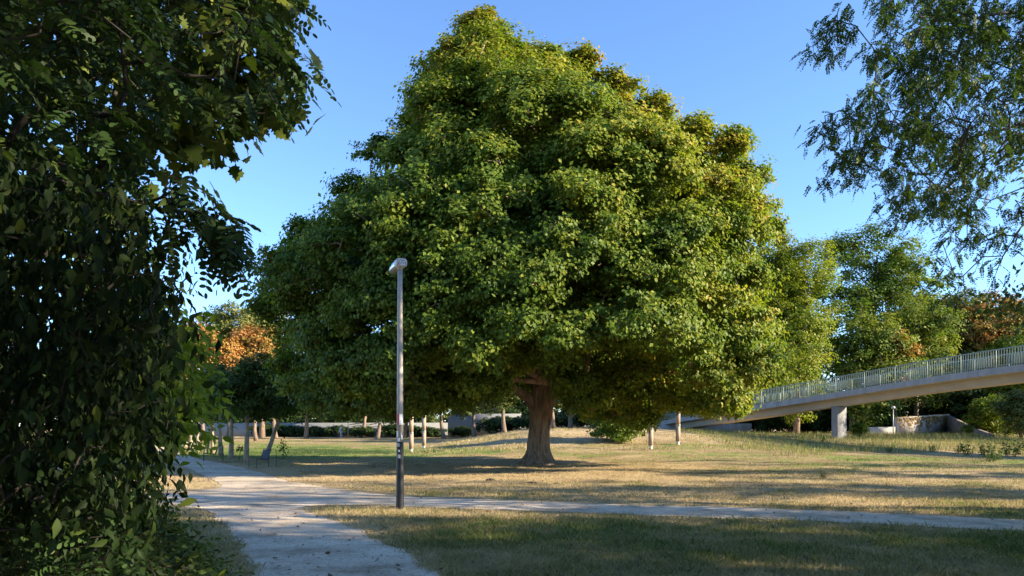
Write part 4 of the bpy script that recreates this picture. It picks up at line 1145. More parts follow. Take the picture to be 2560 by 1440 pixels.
# ------------------------------------------------------------------ footbridge
def footbridge():
    edge = A((44, 24, 6.2), (36, 32.5, 5.65), (28.9, 40.6, 5.04), (26.5, 45, 4.66), (22.5, 50, 3.86), (19.2, 54, 3.25), (16.9, 60, 2.72), (15.4, 66, 2.28), (14.6, 72, 1.95), (14.2, 79, 1.62))
    d = np.concatenate([[0], np.cumsum(np.linalg.norm(np.diff(edge, axis=0), axis=1))])
    s = np.arange(0, d[-1], 0.5)
    E = np.stack([np.interp(s, d, edge[:, k]) for k in range(3)], 1)
    for _ in range(14):
        E[1:-1] = (E[:-2] + 2 * E[1:-1] + E[2:]) / 4
    T = norm(np.gradient(E, axis=0) * A(1, 1, 0))
    Nn = np.stack([T[:, 1], -T[:, 0], 0 * T[:, 0]], 1)        # towards the far side
    if Nn[10][0] < 0: Nn = -Nn
    root = thing('footbridge', 'pale concrete footbridge ramp with light green railings, rising to the right on a slim pier', 'bridge', (0, 0, 0))
    WD = 3.0
    def sect(pts):
        mb = MB()
        mb.rings([np.array([E[i] + Nn[i] * a + A(0, 0, b) for a, b in pts]) for i in range(len(E))])
        return mb
    o = sect([(0, 0.06), (0.22, 0.06), (0.22, 0.0), (WD - 0.22, 0.0), (WD - 0.22, 0.06), (WD, 0.06), (WD, -0.34), (WD - 0.05, -0.36), (0.05, -0.36), (0, -0.34)]).build('deck', M_concrete, root)
    smooth_by_angle(o, 30)
    o = sect([(0.75, -0.363), (WD - 0.75, -0.363), (WD - 0.95, -0.86), (0.95, -0.86)]).build('beam', M_concrete_beam, root)
    smooth_by_angle(o, 30)
    # pier
    i = int(np.argmin(np.abs(E[:, 1] - 50.6)))
    c = E[i] + Nn[i] * WD / 2
    zb = gz(c[0], c[1]) - 0.1
    zt = E[i][2] - 0.862
    hexa = []
    for z in (zb, zt):
        hexa.append(np.array([c + T[i] * a + Nn[i] * b + A(0, 0, z - c[2]) for a, b in ((-0.22, -0.62), (0.22, -0.62), (0.34, -0.3), (0.34, 0.45), (-0.34, 0.45), (-0.34, -0.3))]))
    mb = MB(); mb.rings(hexa); o = mb.build('pier', M_pier, root); bevel(o, 0.015)
    # abutment
    j = int(np.argmin(np.abs(E[:, 1] - 69)))
    c2 = E[j] + Nn[j] * WD / 2
    mb = MB(); mb.box((c2[0], c2[1] + 5.0, 1.0), (3.4, 9.0, 1.5)); mb.build('abutment', M_concrete, root)
    mb = MB(); mb.box((c2[0] + 3.4, c2[1] - 1.0, gz(c2[0] + 3, c2[1]) + 0.35), (5.6, 0.4, 1.1)); mb.build('wing_wall', M_concrete, root)
    # railings
    for side, off in (('front', 0.10), ('back', WD - 0.10)):
        B = E + Nn * off + A(0, 0, 0.06)
        top = MB(); top.tube(B + A(0, 0, 1.05), 0.033, 8)
        rail = top.build('railing', M_rail, root, True)
        low = MB(); low.tube(B + A(0, 0, 0.12), 0.02, 6); low.build('bottom_rail', M_rail, rail, True)
        dd = np.concatenate([[0], np.cumsum(np.linalg.norm(np.diff(B, axis=0), axis=1))])
        L = dd[-1]
        nb = int(L / 2.0)
        for k in range(nb):
            mbp = MB()
            for q in range(1, 14):
                sq = (k + q / 14) * 2.0
                if sq > L - 0.1: break
                p = A(*[np.interp(sq, dd, B[:, a]) for a in range(3)])
                tq = A(*[np.interp(sq, dd, T[:, a]) for a in range(3)])
                mbp.box(p + A(0, 0, 0.585), (0.042, 0.012, 0.92), math.atan2(tq[1], tq[0]) + 1.5708 * 0)
            if mbp.n: mbp.build('bar_panel', M_rail, rail)
            p = A(*[np.interp(k * 2.0, dd, B[:, a]) for a in range(3)])
            tq = A(*[np.interp(k * 2.0, dd, T[:, a]) for a in range(3)])
            pm = MB(); pm.box(p + A(0, 0, 0.51), (0.05, 0.05, 1.02), math.atan2(tq[1], tq[0])); pm.build('post', M_rail, rail)
footbridge()

# retaining walls to the right of the pier
def wall_run(name, label, pts, th, m, part=None):
    """pts: (x, y, z_bottom, z_top) along the run"""
    mb = MB(); P = np.array(pts, float)
    T = norm(np.gradient(P[:, :2], axis=0))
    N = np.stack([-T[:, 1], T[:, 0]], 1) * th / 2
    rings = [np.array([(P[i, 0] + N[i, 0], P[i, 1] + N[i, 1], P[i, 2]), (P[i, 0] - N[i, 0], P[i, 1] - N[i, 1], P[i, 2]), (P[i, 0] - N[i, 0], P[i, 1] - N[i, 1], P[i, 3]), (P[i, 0] + N[i, 0], P[i, 1] + N[i, 1], P[i, 3])]) for i in range(len(P))]
    mb.rings(rings)
    o = mb.build(name, m)
    return tag(o, label, 'wall')
def wp(px, Y, ytop):
    x = (px - 1280) / F * Y
    return (x, Y, gz(x, Y) - 0.3, EYE + (HZ - ytop) / F * Y)
wall_run('low_wall', 'low pale concrete wall between the bridge pier and the tall retaining wall', [wp(2160, 61, 1068), wp(2238, 60, 1067)], 0.35, M_stone)
wall_run('retaining_wall', 'tall weathered retaining wall topped with dry ivy, right of the pier', [wp(2240, 60, 1044), wp(2300, 61.5, 1040), wp(2368, 63, 1036)], 0.45, M_stone)
wall_run('sloping_wall', 'stone wing wall painted in a shade tone, sloping down to the right from the retaining wall', [wp(2368.5, 62.7, 1038), wp(2400, 59, 1053), wp(2435, 56, 1070), wp(2480, 53, 1086)], 0.35, M_stone_shaded)
def ivy():
    rng = np.random.default_rng(301)
    L = Leaves()
    n = 1500
    px = 2368 - 126 * rng.random(n) ** 1.4
    f = (px - 2240) / 128
    Y = 60 + 3 * f - 0.3
    top = 1044 - 8 * f
    hang = rng.random(n) ** 2.2 * 44 * (0.25 + 0.75 * vnoise(px * 0.11, px * 0 + 2, 6))
    P = np.stack([(px - 1280) / F * Y, Y - rng.random(n) * 0.1 + 0.3 * (hang < 2), EYE + (HZ - top - hang) / F * Y + 0.08 * rng.random(n)], 1)
    N = norm(rng.normal(size=P.shape) * 0.5 + A(0.2, -1, 0.5)); X = norm(rng.normal(size=P.shape) * 0.5 + A(0, 0, -1))
    L.add(T_DIAMOND, P, X, N, 0.14 * rng.uniform(0.6, 1.3, n), np.clip(0.5 + rng.normal(size=n) * 0.25, 0, 1))
    tag(link('ivy', L.mesh('ivy'), M_autumn), 'reddish dry ivy hanging over the tall retaining wall', 'ivy')
ivy()

# white wall at the far side of the lawn
def far_wall():
    def w(px, Y): return (px - 1280) / F * Y
    mb = MB()
    x0, x1, x2 = w(300, 106), w(1131, 106), w(1300, 106)
    tl = R(-14); ce, se_ = math.cos(tl), math.sin(tl)
    mb.box(((x0 + x1) / 2, 105, 0.9), ((x1 - x0) / ce + 1.5, 0.3, 2.2), tl)
    o = mb.build('boundary_wall', M_wall); tag(o, 'long low white wall along the far side of the lawn', 'wall')
    mb = MB(); mb.box(((x1 + x2) / 2 + 0.01, 105 + (x2 - x0) / 2 * math.tan(tl), 1.35), ((x2 - x1) / ce, 0.36, 3.7), tl)
    o = mb.build('boundary_wall', M_wall); tag(o, 'taller stepped-up section of white wall left of the maple trunk', 'wall')
    mb = MB()
    xa, xb = w(1385, 100), w(1480, 100)
    mb.box(((xa + xb) / 2, 100, 1.9), (xb - xa, 0.3, 2.2), tl)
    o = mb.build('boundary_wall', M_wall); tag(o, 'short white wall behind the mound right of the maple trunk', 'wall')
far_wall()

# ------------------------------------------------------------------ lamp post
def lamp():
    x, y = to_ground(1000, 1272)
    z0 = ground_z(x, y)
    root = thing('street_lamp', 'slim grey street lamp with black lower pole and stickers beside the path', 'street lamp', (x, y, z0))
    def rad(z): return 0.071 - 0.026 * z / 4.7
    mb = MB(); mb.tube([(0, 0, z) for z in (1.28, 2.0, 3.0, 4.0, 4.63)], [rad(z) for z in (1.28, 2.0, 3.0, 4.0, 4.63)], 28)
    mb.build('pole', M_pole, root, True)
    mb = MB(); mb.tube([(0, 0, z) for z in (-0.1, 0.0, 0.6, 1.1, 1.29)], [rad(z) + 0.004 for z in (0, 0, 0.6, 1.1, 1.29)], 28)
    o = mb.build('lower_pole', M_pole_black, root, True); smooth_by_angle(o)
    for z, r in ((2.28, 0.004), (0.09, 0.006)):
        mb = MB(); mb.tube([(0, 0, z), (0, 0, z + 0.025)], rad(z) + r + (0.004 if z < 1 else 0), 28); o = mb.build('collar', M_steel if z > 1 else M_pole_black, root); smooth_by_angle(o)
    # stickers: curved patches on the pole; angle 0 faces the viewer
    def sticker(z0_, z1_, a0, a1, m, grow=0.0022):
        mb = MB(); k = 8
        an = np.radians(np.linspace(a0, a1, k)) - math.pi / 2
        V = []
        for z in (z0_, z1_):
            r = rad(z) + grow + (0.0035 if z < 1.29 else 0)
            V += [(r * math.cos(a), r * math.sin(a), z) for a in an]
        mb.add(V, [(i, i + 1, i + 1 + k, i + k) for i in range(k - 1)])
        return mb.build('sticker', m, root, True)
    sticker(1.62, 1.83, -75, -8, M_red)
    w = sticker(1.62, 1.83, -6, 62, M_white)
    for zz in (1.66, 1.70, 1.77):
        pass
    sticker(1.38, 1.50, -70, -22, M_white)
    sticker(1.34, 1.42, 28, 60, M_white)
    sticker(1.42, 1.47, 20, 48, M_greysticker)
    sticker(1.30, 1.37, -35, 12, M_white)
    sticker(1.20, 1.265, -50, 5, M_greysticker)
    sticker(0.98, 1.05, -30, 15, M_greysticker)
    sticker(1.10, 1.14, -20, 8, M_white)
    # head: rounded body, thick rear end towards the viewer, tapering away to the left
    ax = norm(A(-0.40, 0.92, 0.0)); sd = A(ax[1], -ax[0], 0)
    rings = []
    k = 20
    an = np.arange(k) / k * 2 * math.pi
    def se(c, s, e): return np.sign(c) * np.abs(c) ** e
    for t, wd, ht, zc in ((-0.12, 0.080, 0.060, 4.715), (-0.105, 0.098, 0.076, 4.715), (0.05, 0.105, 0.080, 4.715), (0.2, 0.112, 0.072, 4.705), (0.38, 0.110, 0.056, 4.69), (0.52, 0.095, 0.036, 4.672), (0.60, 0.06, 0.016, 4.655), (0.63, 0.015, 0.006, 4.65)):
        cc = np.sign(np.cos(an)) * np.abs(np.cos(an)) ** 0.62; sn = np.sign(np.sin(an)) * np.abs(np.sin(an)) ** 0.62
        rings.append(ax * t + cc[:, None] * wd * sd + sn[:, None] * ht * A(0, 0, 1) + A(0, 0, zc))
    mb = MB(); mb.rings(rings)
    hd = mb.build('lamp_head', M_head_top, root); smooth_by_angle(hd, 50)
    # rear housing, a bit wider, painted
    rings = []
    for t, g in ((-0.150, 0.80), (-0.140, 0.94), (-0.12, 1.0), (0.045, 1.0), (0.06, 0.97)):
        cc = np.sign(np.cos(an)) * np.abs(np.cos(an)) ** 0.62; sn = np.sign(np.sin(an)) * np.abs(np.sin(an)) ** 0.62
        rings.append(ax * t + cc[:, None] * 0.108 * g * sd + sn[:, None] * 0.083 * g * A(0, 0, 1) + A(0, 0, 4.715))
    mb = MB(); mb.rings(rings); o = mb.build('housing', M_head, hd); smooth_by_angle(o, 50)
    c = ax * -0.1525 + A(0, 0, 4.71)
    def plate(w_, h_, du, dv, m, nm, e=0.0):
        q = MB(); o_ = c - ax * (0.001 + e)
        V = [o_ + sd * (du + a * w_) + A(0, 0, dv + b_ * h_) for a, b_ in ((-.5, -.5), (.5, -.5), (.5, .5), (-.5, .5))]
        q.add(V, [(0, 1, 2, 3)]); return q.build(nm, m, hd)
    plate(0.085, 0.078, 0.0, -0.008, M_white, 'sticker')
    plate(0.10, 0.009, 0.0, 0.045, M_ink, 'slot')
    q = MB()
    ra = np.radians(np.linspace(-40, 220, 18))
    pts = [c - ax * 0.003 + sd * (0.025 * math.cos(t)) + A(0, 0, -0.012 + 0.025 * math.sin(t)) for t in ra]
    q.tube(pts, 0.0055, 5); q.build('mark', M_ink, hd)
    for sx in (-1, 1):
        q = MB()
        ra = np.radians(np.linspace(-100, 100, 8) + (180 if sx < 0 else 0))
        q.tube([c - ax * 0.001 + sd * (sx * 0.062 + 0.012 * math.cos(t)) + A(0, 0, -0.008 + 0.018 * math.sin(t)) for t in ra], 0.003, 4)
        q.build('mark', M_ink, hd)
    mb = MB(); cc = ax * 0.13 + A(0, 0, 4.79)
    mb.tube([cc, cc + A(0, 0, 0.025), cc + A(0, 0, 0.036)], [0.05, 0.05, 0.03], 16); mb.build('sensor_cap', M_white, hd)
    mb = MB(); mb.tube([(0, 0, 4.60), (0, 0, 4.66)], 0.047, 20); mb.build('collar', M_head, root)
    mb = MB(); mb.tube([(0.012, -0.045, 4.52), (0.012, -0.052, 4.52)], 0.008, 10); mb.build('bolt', M_ink, root)
lamp()

# ------------------------------------------------------------------ wooden posts
def make_post(label, loc):
    root = thing('wooden_post', label, 'post', loc, 0, 'fluted wooden posts on the lawn')
    rings = []
    k = 48
    an = np.arange(k) / k * 2 * math.pi
    r = 0.135 * (1 - 0.07 * (np.arange(k) % 4 == 0) - 0.03 * (np.arange(k) % 4 == 1))
    for z in (0.2, 1.14): rings.append(np.stack([r * np.cos(an), r * np.sin(an), np.full(k, z)], 1))
    mb = MB(); mb.rings(rings)
    link('shaft', mb.mesh('shaft'), M_wood, root)
    rings = [np.stack([r * np.cos(an), r * np.sin(an), np.full(k, z)], 1) for z in (1.20, 2.19)]
    mb = MB(); mb.rings(rings); link('shaft', mb.mesh('shaft'), M_wood, root)
    mb = MB(); mb.tube([(0, 0, 1.14), (0, 0, 1.2)], 0.125, 24); link('band', mb.mesh('band'), M_wood_end, root)
    mb = MB(); mb.tube([(0, 0, 0.18), (0, 0, 0.2)], 0.137, 24); mb.tube([(0, 0, -0.05), (0, 0, 0.18)], 0.088, 24); link('foot', mb.mesh('foot'), M_wood_end, root)
    mb = MB(); mb.tube([(0, 0, 2.19), (0, 0, 2.225)], 0.142, 24); mb.tube([(-0.02, 0, 2.2), (-0.24, 0, 2.2)], 0.022, 8); link('cap', mb.mesh('cap'), M_wood_end, root)
    mb = MB(); mb.box((0.06, -0.125, 1.17), (0.09, 0.04, 0.09)); link('bracket', mb.mesh('bracket'), M_wood_end, root)
    return root
def pp(px, Y):
    x = (px - 1280) / F * Y
    return (x, Y, ground_z(x, Y))
wpz = make_post('fluted wooden post nearest the lamp post', pp(1028, 43.4))
dup(wpz, pp(1060, 48.5), 0.0, 1.0, 'fluted wooden post farther back, right neighbour of the one by the lamp')
dup(wpz, pp(1627, 40.8), 0.0, 1.0, 'taller-looking fluted wooden post in front of the bridge end, left of its pair')
dup(wpz, pp(1695, 43.6), 0.0, 1.0, 'fluted wooden post standing against the bridge railing')

# ------------------------------------------------------------------ chairs
def make_chair(label, loc, rz):
    root = thing('park_chair', label, 'chair', loc, rz, 'low park chairs by the path')   # faces +X
    q = MB(); q.box((0.02, 0, 0), (0.46, 0.52, 0.022))
    o = q.build('seat', M_seat, root); o.location = (0.1, 0, 0.335); o.rotation_euler = (0, R(-7), 0); bevel(o, 0.008)
    q = MB(); q.box((0, 0, 0.19), (0.022, 0.52, 0.40))
    o = q.build('backrest', M_chair, root); o.location = (-0.14, 0, 0.30); o.rotation_euler = (0, R(-17), 0); bevel(o, 0.008)
    for s in (-1, 1):
        q = MB(); q.tube([(0.34, s * 0.275, 0.0), (0.345, s * 0.275, 0.32), (0.335, s * 0.275, 0.355), (0.30, s * 0.275, 0.362), (-0.12, s * 0.275, 0.31)], 0.0125, 8); q.build('front_leg', M_tube, root, True)
        q = MB(); q.tube([(-0.12, s * 0.275, 0.31), (-0.255, s * 0.275, 0.69), (-0.27, s * 0.275, 0.71), (-0.42, s * 0.275, 0.695), (-0.45, s * 0.275, 0.67), (-0.46, s * 0.275, 0.63), (-0.46, s * 0.275, 0.0)], 0.0125, 8); q.build('rear_leg', M_tube, root, True)
    q = MB(); q.tube([(-0.262, -0.275, 0.70), (-0.262, 0.275, 0.70)], 0.0125, 8); q.build('top_rail', M_tube, root, True)
    q = MB(); q.tube([(-0.12, -0.275, 0.31), (-0.12, 0.275, 0.31)], 0.0125, 8); q.build('stretcher', M_tube, root, True)
    return root
x, y = to_ground(653, 1170)
ch = make_chair('low dark chair with a reddish seat at the path, nearest of the three', (x, y, ground_z(x, y)), R(180 + 48))
x, y = to_ground(530, 1153)
dup(ch, (x, y, ground_z(x, y)), R(180 + 20), 1.0, 'low dark chair on the orange dry grass, middle one of the row')
x, y = to_ground(470, 1138)
dup(ch, (x, y, ground_z(x, y)), R(180 + 18), 1.0, 'low dark chair farthest along the path, half hidden by leaves')
# litter bin
x, y = to_ground(447, 1130)
rt = thing('litter_bin', 'small grey-green litter bin beside the path near the farthest chair', 'bin', (x, y, 0))
q = MB(); q.tube([(0, 0, 0.04), (0, 0, 0.5)], [0.15, 0.2], 20); o = q.build('body', M_bin, rt); smooth_by_angle(o)
q = MB(); q.tube([(0, 0, 0.5), (0, 0, 0.54)], 0.215, 20); o = q.build('rim', M_bin, rt); smooth_by_angle(o)
q = MB(); q.tube([(0, 0, -0.05), (0, 0, 0.04)], 0.12, 20); q.build('foot', M_tube, rt)

# staked sapling between the row trees
x, y = to_ground(598, 1152)
rt = thing('sapling', 'spindly staked sapling left of the dark-trunked row tree', 'plant', (x, y, 0))
q = MB(); q.tube([(0, 0, -0.05), (0.03, 0, 0.3), (0.09, 0, 0.65)], [0.014, 0.013, 0.01], 6); q.build('stem', M_bark_dark, rt)
rng = np.random.default_rng(5); L = Leaves()
P = A(0.08, 0, 0.55) + rng.normal(size=(60, 3)) * A(0.12, 0.1, 0.09)
L.add(T_WIDE, P, rng.normal(size=P.shape), rng.normal(size=P.shape) + A(0, 0, 1), 0.08, np.full(60, 0.5)); link('foliage', L.mesh('foliage'), M_weed, rt)
x, y = to_ground(652, 1160)
rt = thing('sapling', 'small leafy shoot at the foot of the leaning row tree behind the front chair', 'plant', (x, y + 3, 0))
q = MB(); q.tube([(0, 0, -0.05), (0.02, 0, 0.4), (0.0, 0, 0.8)], [0.012, 0.01, 0.006], 6); q.build('stem', M_bark_dark, rt)
L = Leaves(); P = A(0, 0, 0.55) + rng.normal(size=(90, 3)) * A(0.1, 0.1, 0.22)
L.add(T_WIDE, P, rng.normal(size=P.shape), rng.normal(size=P.shape) + A(0, 0, 1), 0.09, np.full(90, 0.4)); link('foliage', L.mesh('foliage'), M_weed, rt)

# ------------------------------------------------------------------ cyclist far off, sign post, small lamp under the bridge
def skin_mesh(name, verts, edges, m, parent):
    me = bpy.data.meshes.new(name)
    me.from_pydata([v[:3] for v in verts], edges, [])
    bm = bmesh.new(); bm.from_mesh(me)
    lay = bm.verts.layers.skin.verify()
    bm.verts.ensure_lookup_table()
    for v, src in zip(bm.verts, verts):
        v[lay].radius = (src[3], src[3])
    bm.verts[0][lay].use_root = True
    bm.to_mesh(me); bm.free()
    o = link(name, me, m, parent)
    o.modifiers.new('skin', 'SKIN'); s_ = o.modifiers.new('sub', 'SUBSURF'); s_.levels = s_.render_levels = 1
    return o
def cyclist():
    x, y = (852 - 1280) / F * 97.0, 97.0
    bk = thing('bicycle', 'rust-red bicycle ridden in front of the far dark hedge', 'bicycle', (x, y, 0), R(12))
    for wx in (-0.52, 0.52):
        t = np.linspace(0, 2 * math.pi, 25)
        q = MB(); q.tube(np.stack([wx + 0.33 * np.cos(t), 0 * t, 0.34 + 0.33 * np.sin(t)], 1), 0.018, 6, cap=False)
        w = q.build('wheel', M_rubber, bk)
        q = MB(); q.tube(np.stack([wx + 0.305 * np.cos(t), 0 * t, 0.34 + 0.305 * np.sin(t)], 1), 0.009, 5, cap=False); q.build('rim', M_steel, w)
    q = MB()
    for a_, b_ in (((-0.52, 0, .34), (-.15, 0, .88)), ((-.15, 0, .88), (-.02, 0, .32)), ((-.02, 0, .32), (-.52, 0, .34)), ((-.13, 0, .8), (.36, 0, .85)), ((-.02, 0, .32), (.38, 0, .78)), ((.34, 0, .98), (.52, 0, .34))):
        q.tube([a_, b_], 0.022, 6)
    q.build('frame', M_bike, bk)
    q = MB(); q.box((-.17, 0, .93), (.26, .14, .06), 0, 0.8); q.build('saddle', M_rubber, bk)
    q = MB(); q.tube([(.30, -.28, 1.04), (.34, -.05, 1.0), (.34, .05, 1.0), (.30, .28, 1.04)], 0.014, 6); q.build('handlebar', M_steel, bk)
    pr = thing('person', 'person in pale clothes leaning forward on a bicycle before the far hedge', 'person', (x, y, 0), R(12))
    V = [(-.12, 0, 1.0, .13), (-.06, 0, 1.15, .13), (.05, 0, 1.33, .14), (.12, 0, 1.46, .06), (.17, 0, 1.55, .075), (.19, 0, 1.64, .095), (.2, 0, 1.7, .07),
         (.06, .18, 1.37, .06), (.2, .25, 1.18, .045), (.31, .27, 1.06, .035), (.06, -.18, 1.37, .06), (.2, -.25, 1.18, .045), (.31, -.27, 1.06, .035),
         (-.1, .1, .95, .1), (.2, .11, .78, .075), (.08, .11, .42, .05), (.1, .11, .3, .04), (.2, .11, .28, .035),
         (-.1, -.1, .93, .1), (.02, -.12, .55, .075), (-.06, -.12, .2, .05), (-.03, -.12, .1, .04), (.08, -.12, .07, .035)]
    Ed = [(0, 1), (1, 2), (2, 3), (3, 4), (4, 5), (5, 6), (2, 7), (7, 8), (8, 9), (2, 10), (10, 11), (11, 12), (0, 13), (13, 14), (14, 15), (15, 16), (16, 17), (0, 18), (18, 19), (19, 20), (20, 21), (21, 22)]
    skin_mesh('body', V, Ed, M_skin, pr)
    skin_mesh('shirt', [(-.13, 0, 1.0, .16), (-.06, 0, 1.15, .155), (.05, 0, 1.34, .165), (.10, 0, 1.42, .09), (.06, .18, 1.37, .08), (.19, .245, 1.19, .06), (.06, -.18, 1.37, .08), (.19, -.245, 1.19, .06)],
              [(0, 1), (1, 2), (2, 3), (2, 4), (4, 5), (2, 6), (6, 7)], M_shirt, pr)
    skin_mesh('trousers', [(-.12, 0, 1.0, .15), (-.1, .1, .95, .12), (.2, .11, .78, .095), (.08, .11, .42, .07), (-.1, -.1, .93, .12), (.02, -.12, .55, .095), (-.06, -.12, .2, .07)],
              [(0, 1), (1, 2), (2, 3), (0, 4), (4, 5), (5, 6)], M_trouser, pr)
    skin_mesh('hair', [(.15, 0, 1.63, .09), (.17, 0, 1.71, .095), (.2, 0, 1.75, .07)], [(0, 1), (1, 2)], M_hair, pr)
    for sx, sy, sz in ((.17, .11, .27), (.05, -.12, .06)):
        q = MB(); q.box((sx, sy, sz), (.28, .1, .09), 0, 0.8); q.build('shoe', M_white, pr)
cyclist()
x, y = (870 - 1280) / F * 96, 96.0
q = MB(); q.tube([(0, 0, -0.1), (0, 0, 3.6)], 0.045, 10); o = q.build('sign_post', M_steel); o.location = (x, y, 0)
tag(o, 'thin grey metal post standing just right of the cyclist', 'post')
x, y, z = put(2233, 57.5)
rt = thing('street_lamp', 'small distant street lamp in front of the low wall under the footbridge', 'street lamp', (x, y, z))
q = MB(); q.tube([(0, 0, -0.1), (0, 0, 2.15)], [0.045, 0.03], 10); q.build('pole', M_steel, rt)
q = MB(); q.tube([(0, 0, 2.13), (0, 0, 2.2), (0, 0, 2.32)], [0.13, 0.16, 0.1], 14); q.build('lamp_head', M_head, rt)

# dark earth heaps on the lawn
for px, py, w_, h_, lab in ((1226, 1202, 0.15, 0.085, 'dark earth heap on the sunny grass left of the maple trunk'), (1330, 1209, 0.19, 0.06, 'flat dark earth heap below the maple trunk'), (1392, 1208, 0.13, 0.05, 'smallest dark earth heap, right of the flat one')):
    x, y = to_ground(px, py)
    rng = np.random.default_rng(px)
    rings = []
    an = np.arange(14) / 14 * 2 * math.pi
    for t in (0, .35, .65, .88, 1.0):
        rr = w_ * math.sqrt(max(0.02, 1 - t * t)) * (1 + 0.22 * rng.normal(size=14).clip(-1, 1))
        rings.append(np.stack([rr * np.cos(an), 0.7 * rr * np.sin(an), np.full(14, -0.02 + h_ * t)], 1))
    q = MB(); q.rings(rings); o = q.build('earth_heap', M_soil); o.location = (x, y, ground_z(x, y)); tag(o, lab, 'earth heap', 'dark earth heaps on the lawn')

# ------------------------------------------------------------------ weeds
def make_weed(name, label, loc, h, r, ml, seed, n=60, size=0.11, tint=0.4, spikes=0, group=None):
    rng = np.random.default_rng(seed)
    root = thing(name, label, 'weed', loc, 0, group)
    mb = MB(); L = Leaves()
    ns = max(3, n // 10)
    for k in range(ns):
        a = rng.uniform(0, 6.28); rr = r * rng.random() ** 0.6; hh = h * rng.uniform(0.6, 1.05)
        b0 = A(rr * 0.4 * math.cos(a), rr * 0.4 * math.sin(a), -0.03); e = A(rr * math.cos(a), rr * math.sin(a), hh)
        mb.tube([b0, (b0 + e) / 2 + A(0, 0, 0.05), e], [0.008, 0.006, 0.003], 4)
        m = 11
        t = rng.uniform(0.15, 1.0, m)[:, None]
        P = b0 + (e - b0) * t
        X = norm(rng.normal(size=(m, 3)) * A(1, 1, 0.3) + A(0, 0, 0.35)); N = norm(rng.normal(size=(m, 3)) * 0.4 + A(0, 0, 1))
        L.add(T_OVAL, P, X, N, size * (1.25 - 0.7 * t[:, 0]) * rng.uniform(0.7, 1.3, m), np.clip(tint + 0.12 * rng.normal(size=m), 0, 1))
    link('stem', mb.mesh('stem'), M_weed_stem, root)
    link('foliage', L.mesh('foliage'), ml, root)
    return root
M_weed_stem = mat('weed_stem', (0.16, 0.17, 0.05), 0.8)
def ph(px, Y):
    x = (px - 1280) / F * Y
    return (x, Y, ground_z(x, Y))
w0 = make_weed('tall_weed', 'large leafy green weed clump at the right frame edge', ph(2520, 36.5), 0.95, 0.75, M_weed, 401, 170, 0.17, 0.25, group='leafy weeds on the lawn edge')
for px, Y, s, rz, lab in [(2465, 36, .9, 1.0, 'broad leafy weed clump next to the one at the frame edge'), (2420, 37, .8, 2.0, 'mid-sized leafy weed clump in tall grass'), (2565, 38, 1.1, 3.0, 'leafy weed clump cut by the right frame edge'),
                          (2480, 31, .5, 4.0, 'single low weed in the shade below the big clumps'), (2395, 39, .55, 5.0, 'small leafy weed left of the big clumps'), (2165, 40, .4, .6, 'low weed on the lawn left of the retaining wall'),
                          (2225, 39.5, .45, 2.6, 'low weed in front of the retaining wall'), (2330, 40, .5, 4.6, 'low weed in front of the sloping wall'), (2060, 21.5, .25, 2.2, 'low weed on the dry grass in front of the pier'),
                          (2490, 33, .7, 0.9, 'dark weed clump in front of the big ones')]:
    dup(w0, ph(px, Y), rz, s, lab)
y0 = make_weed('yellow_weed', 'upright yellow-green weed in the sun left of the pier', ph(2002, 45), 0.75, 0.2, M_light, 402, 70, 0.14, 0.75, group='upright yellow-green weeds')
dup(y0, ph(2060, 46), 1.4, .95, 'upright yellow-green weed just left of the pier foot')
dup(y0, ph(1818, 46), 2.9, .5, 'low yellow-green weed under the bridge ramp')
dup(y0, ph(1165, 41), 2.0, .3, 'tiny yellow-green weed on the dry lawn right of the lamp post')

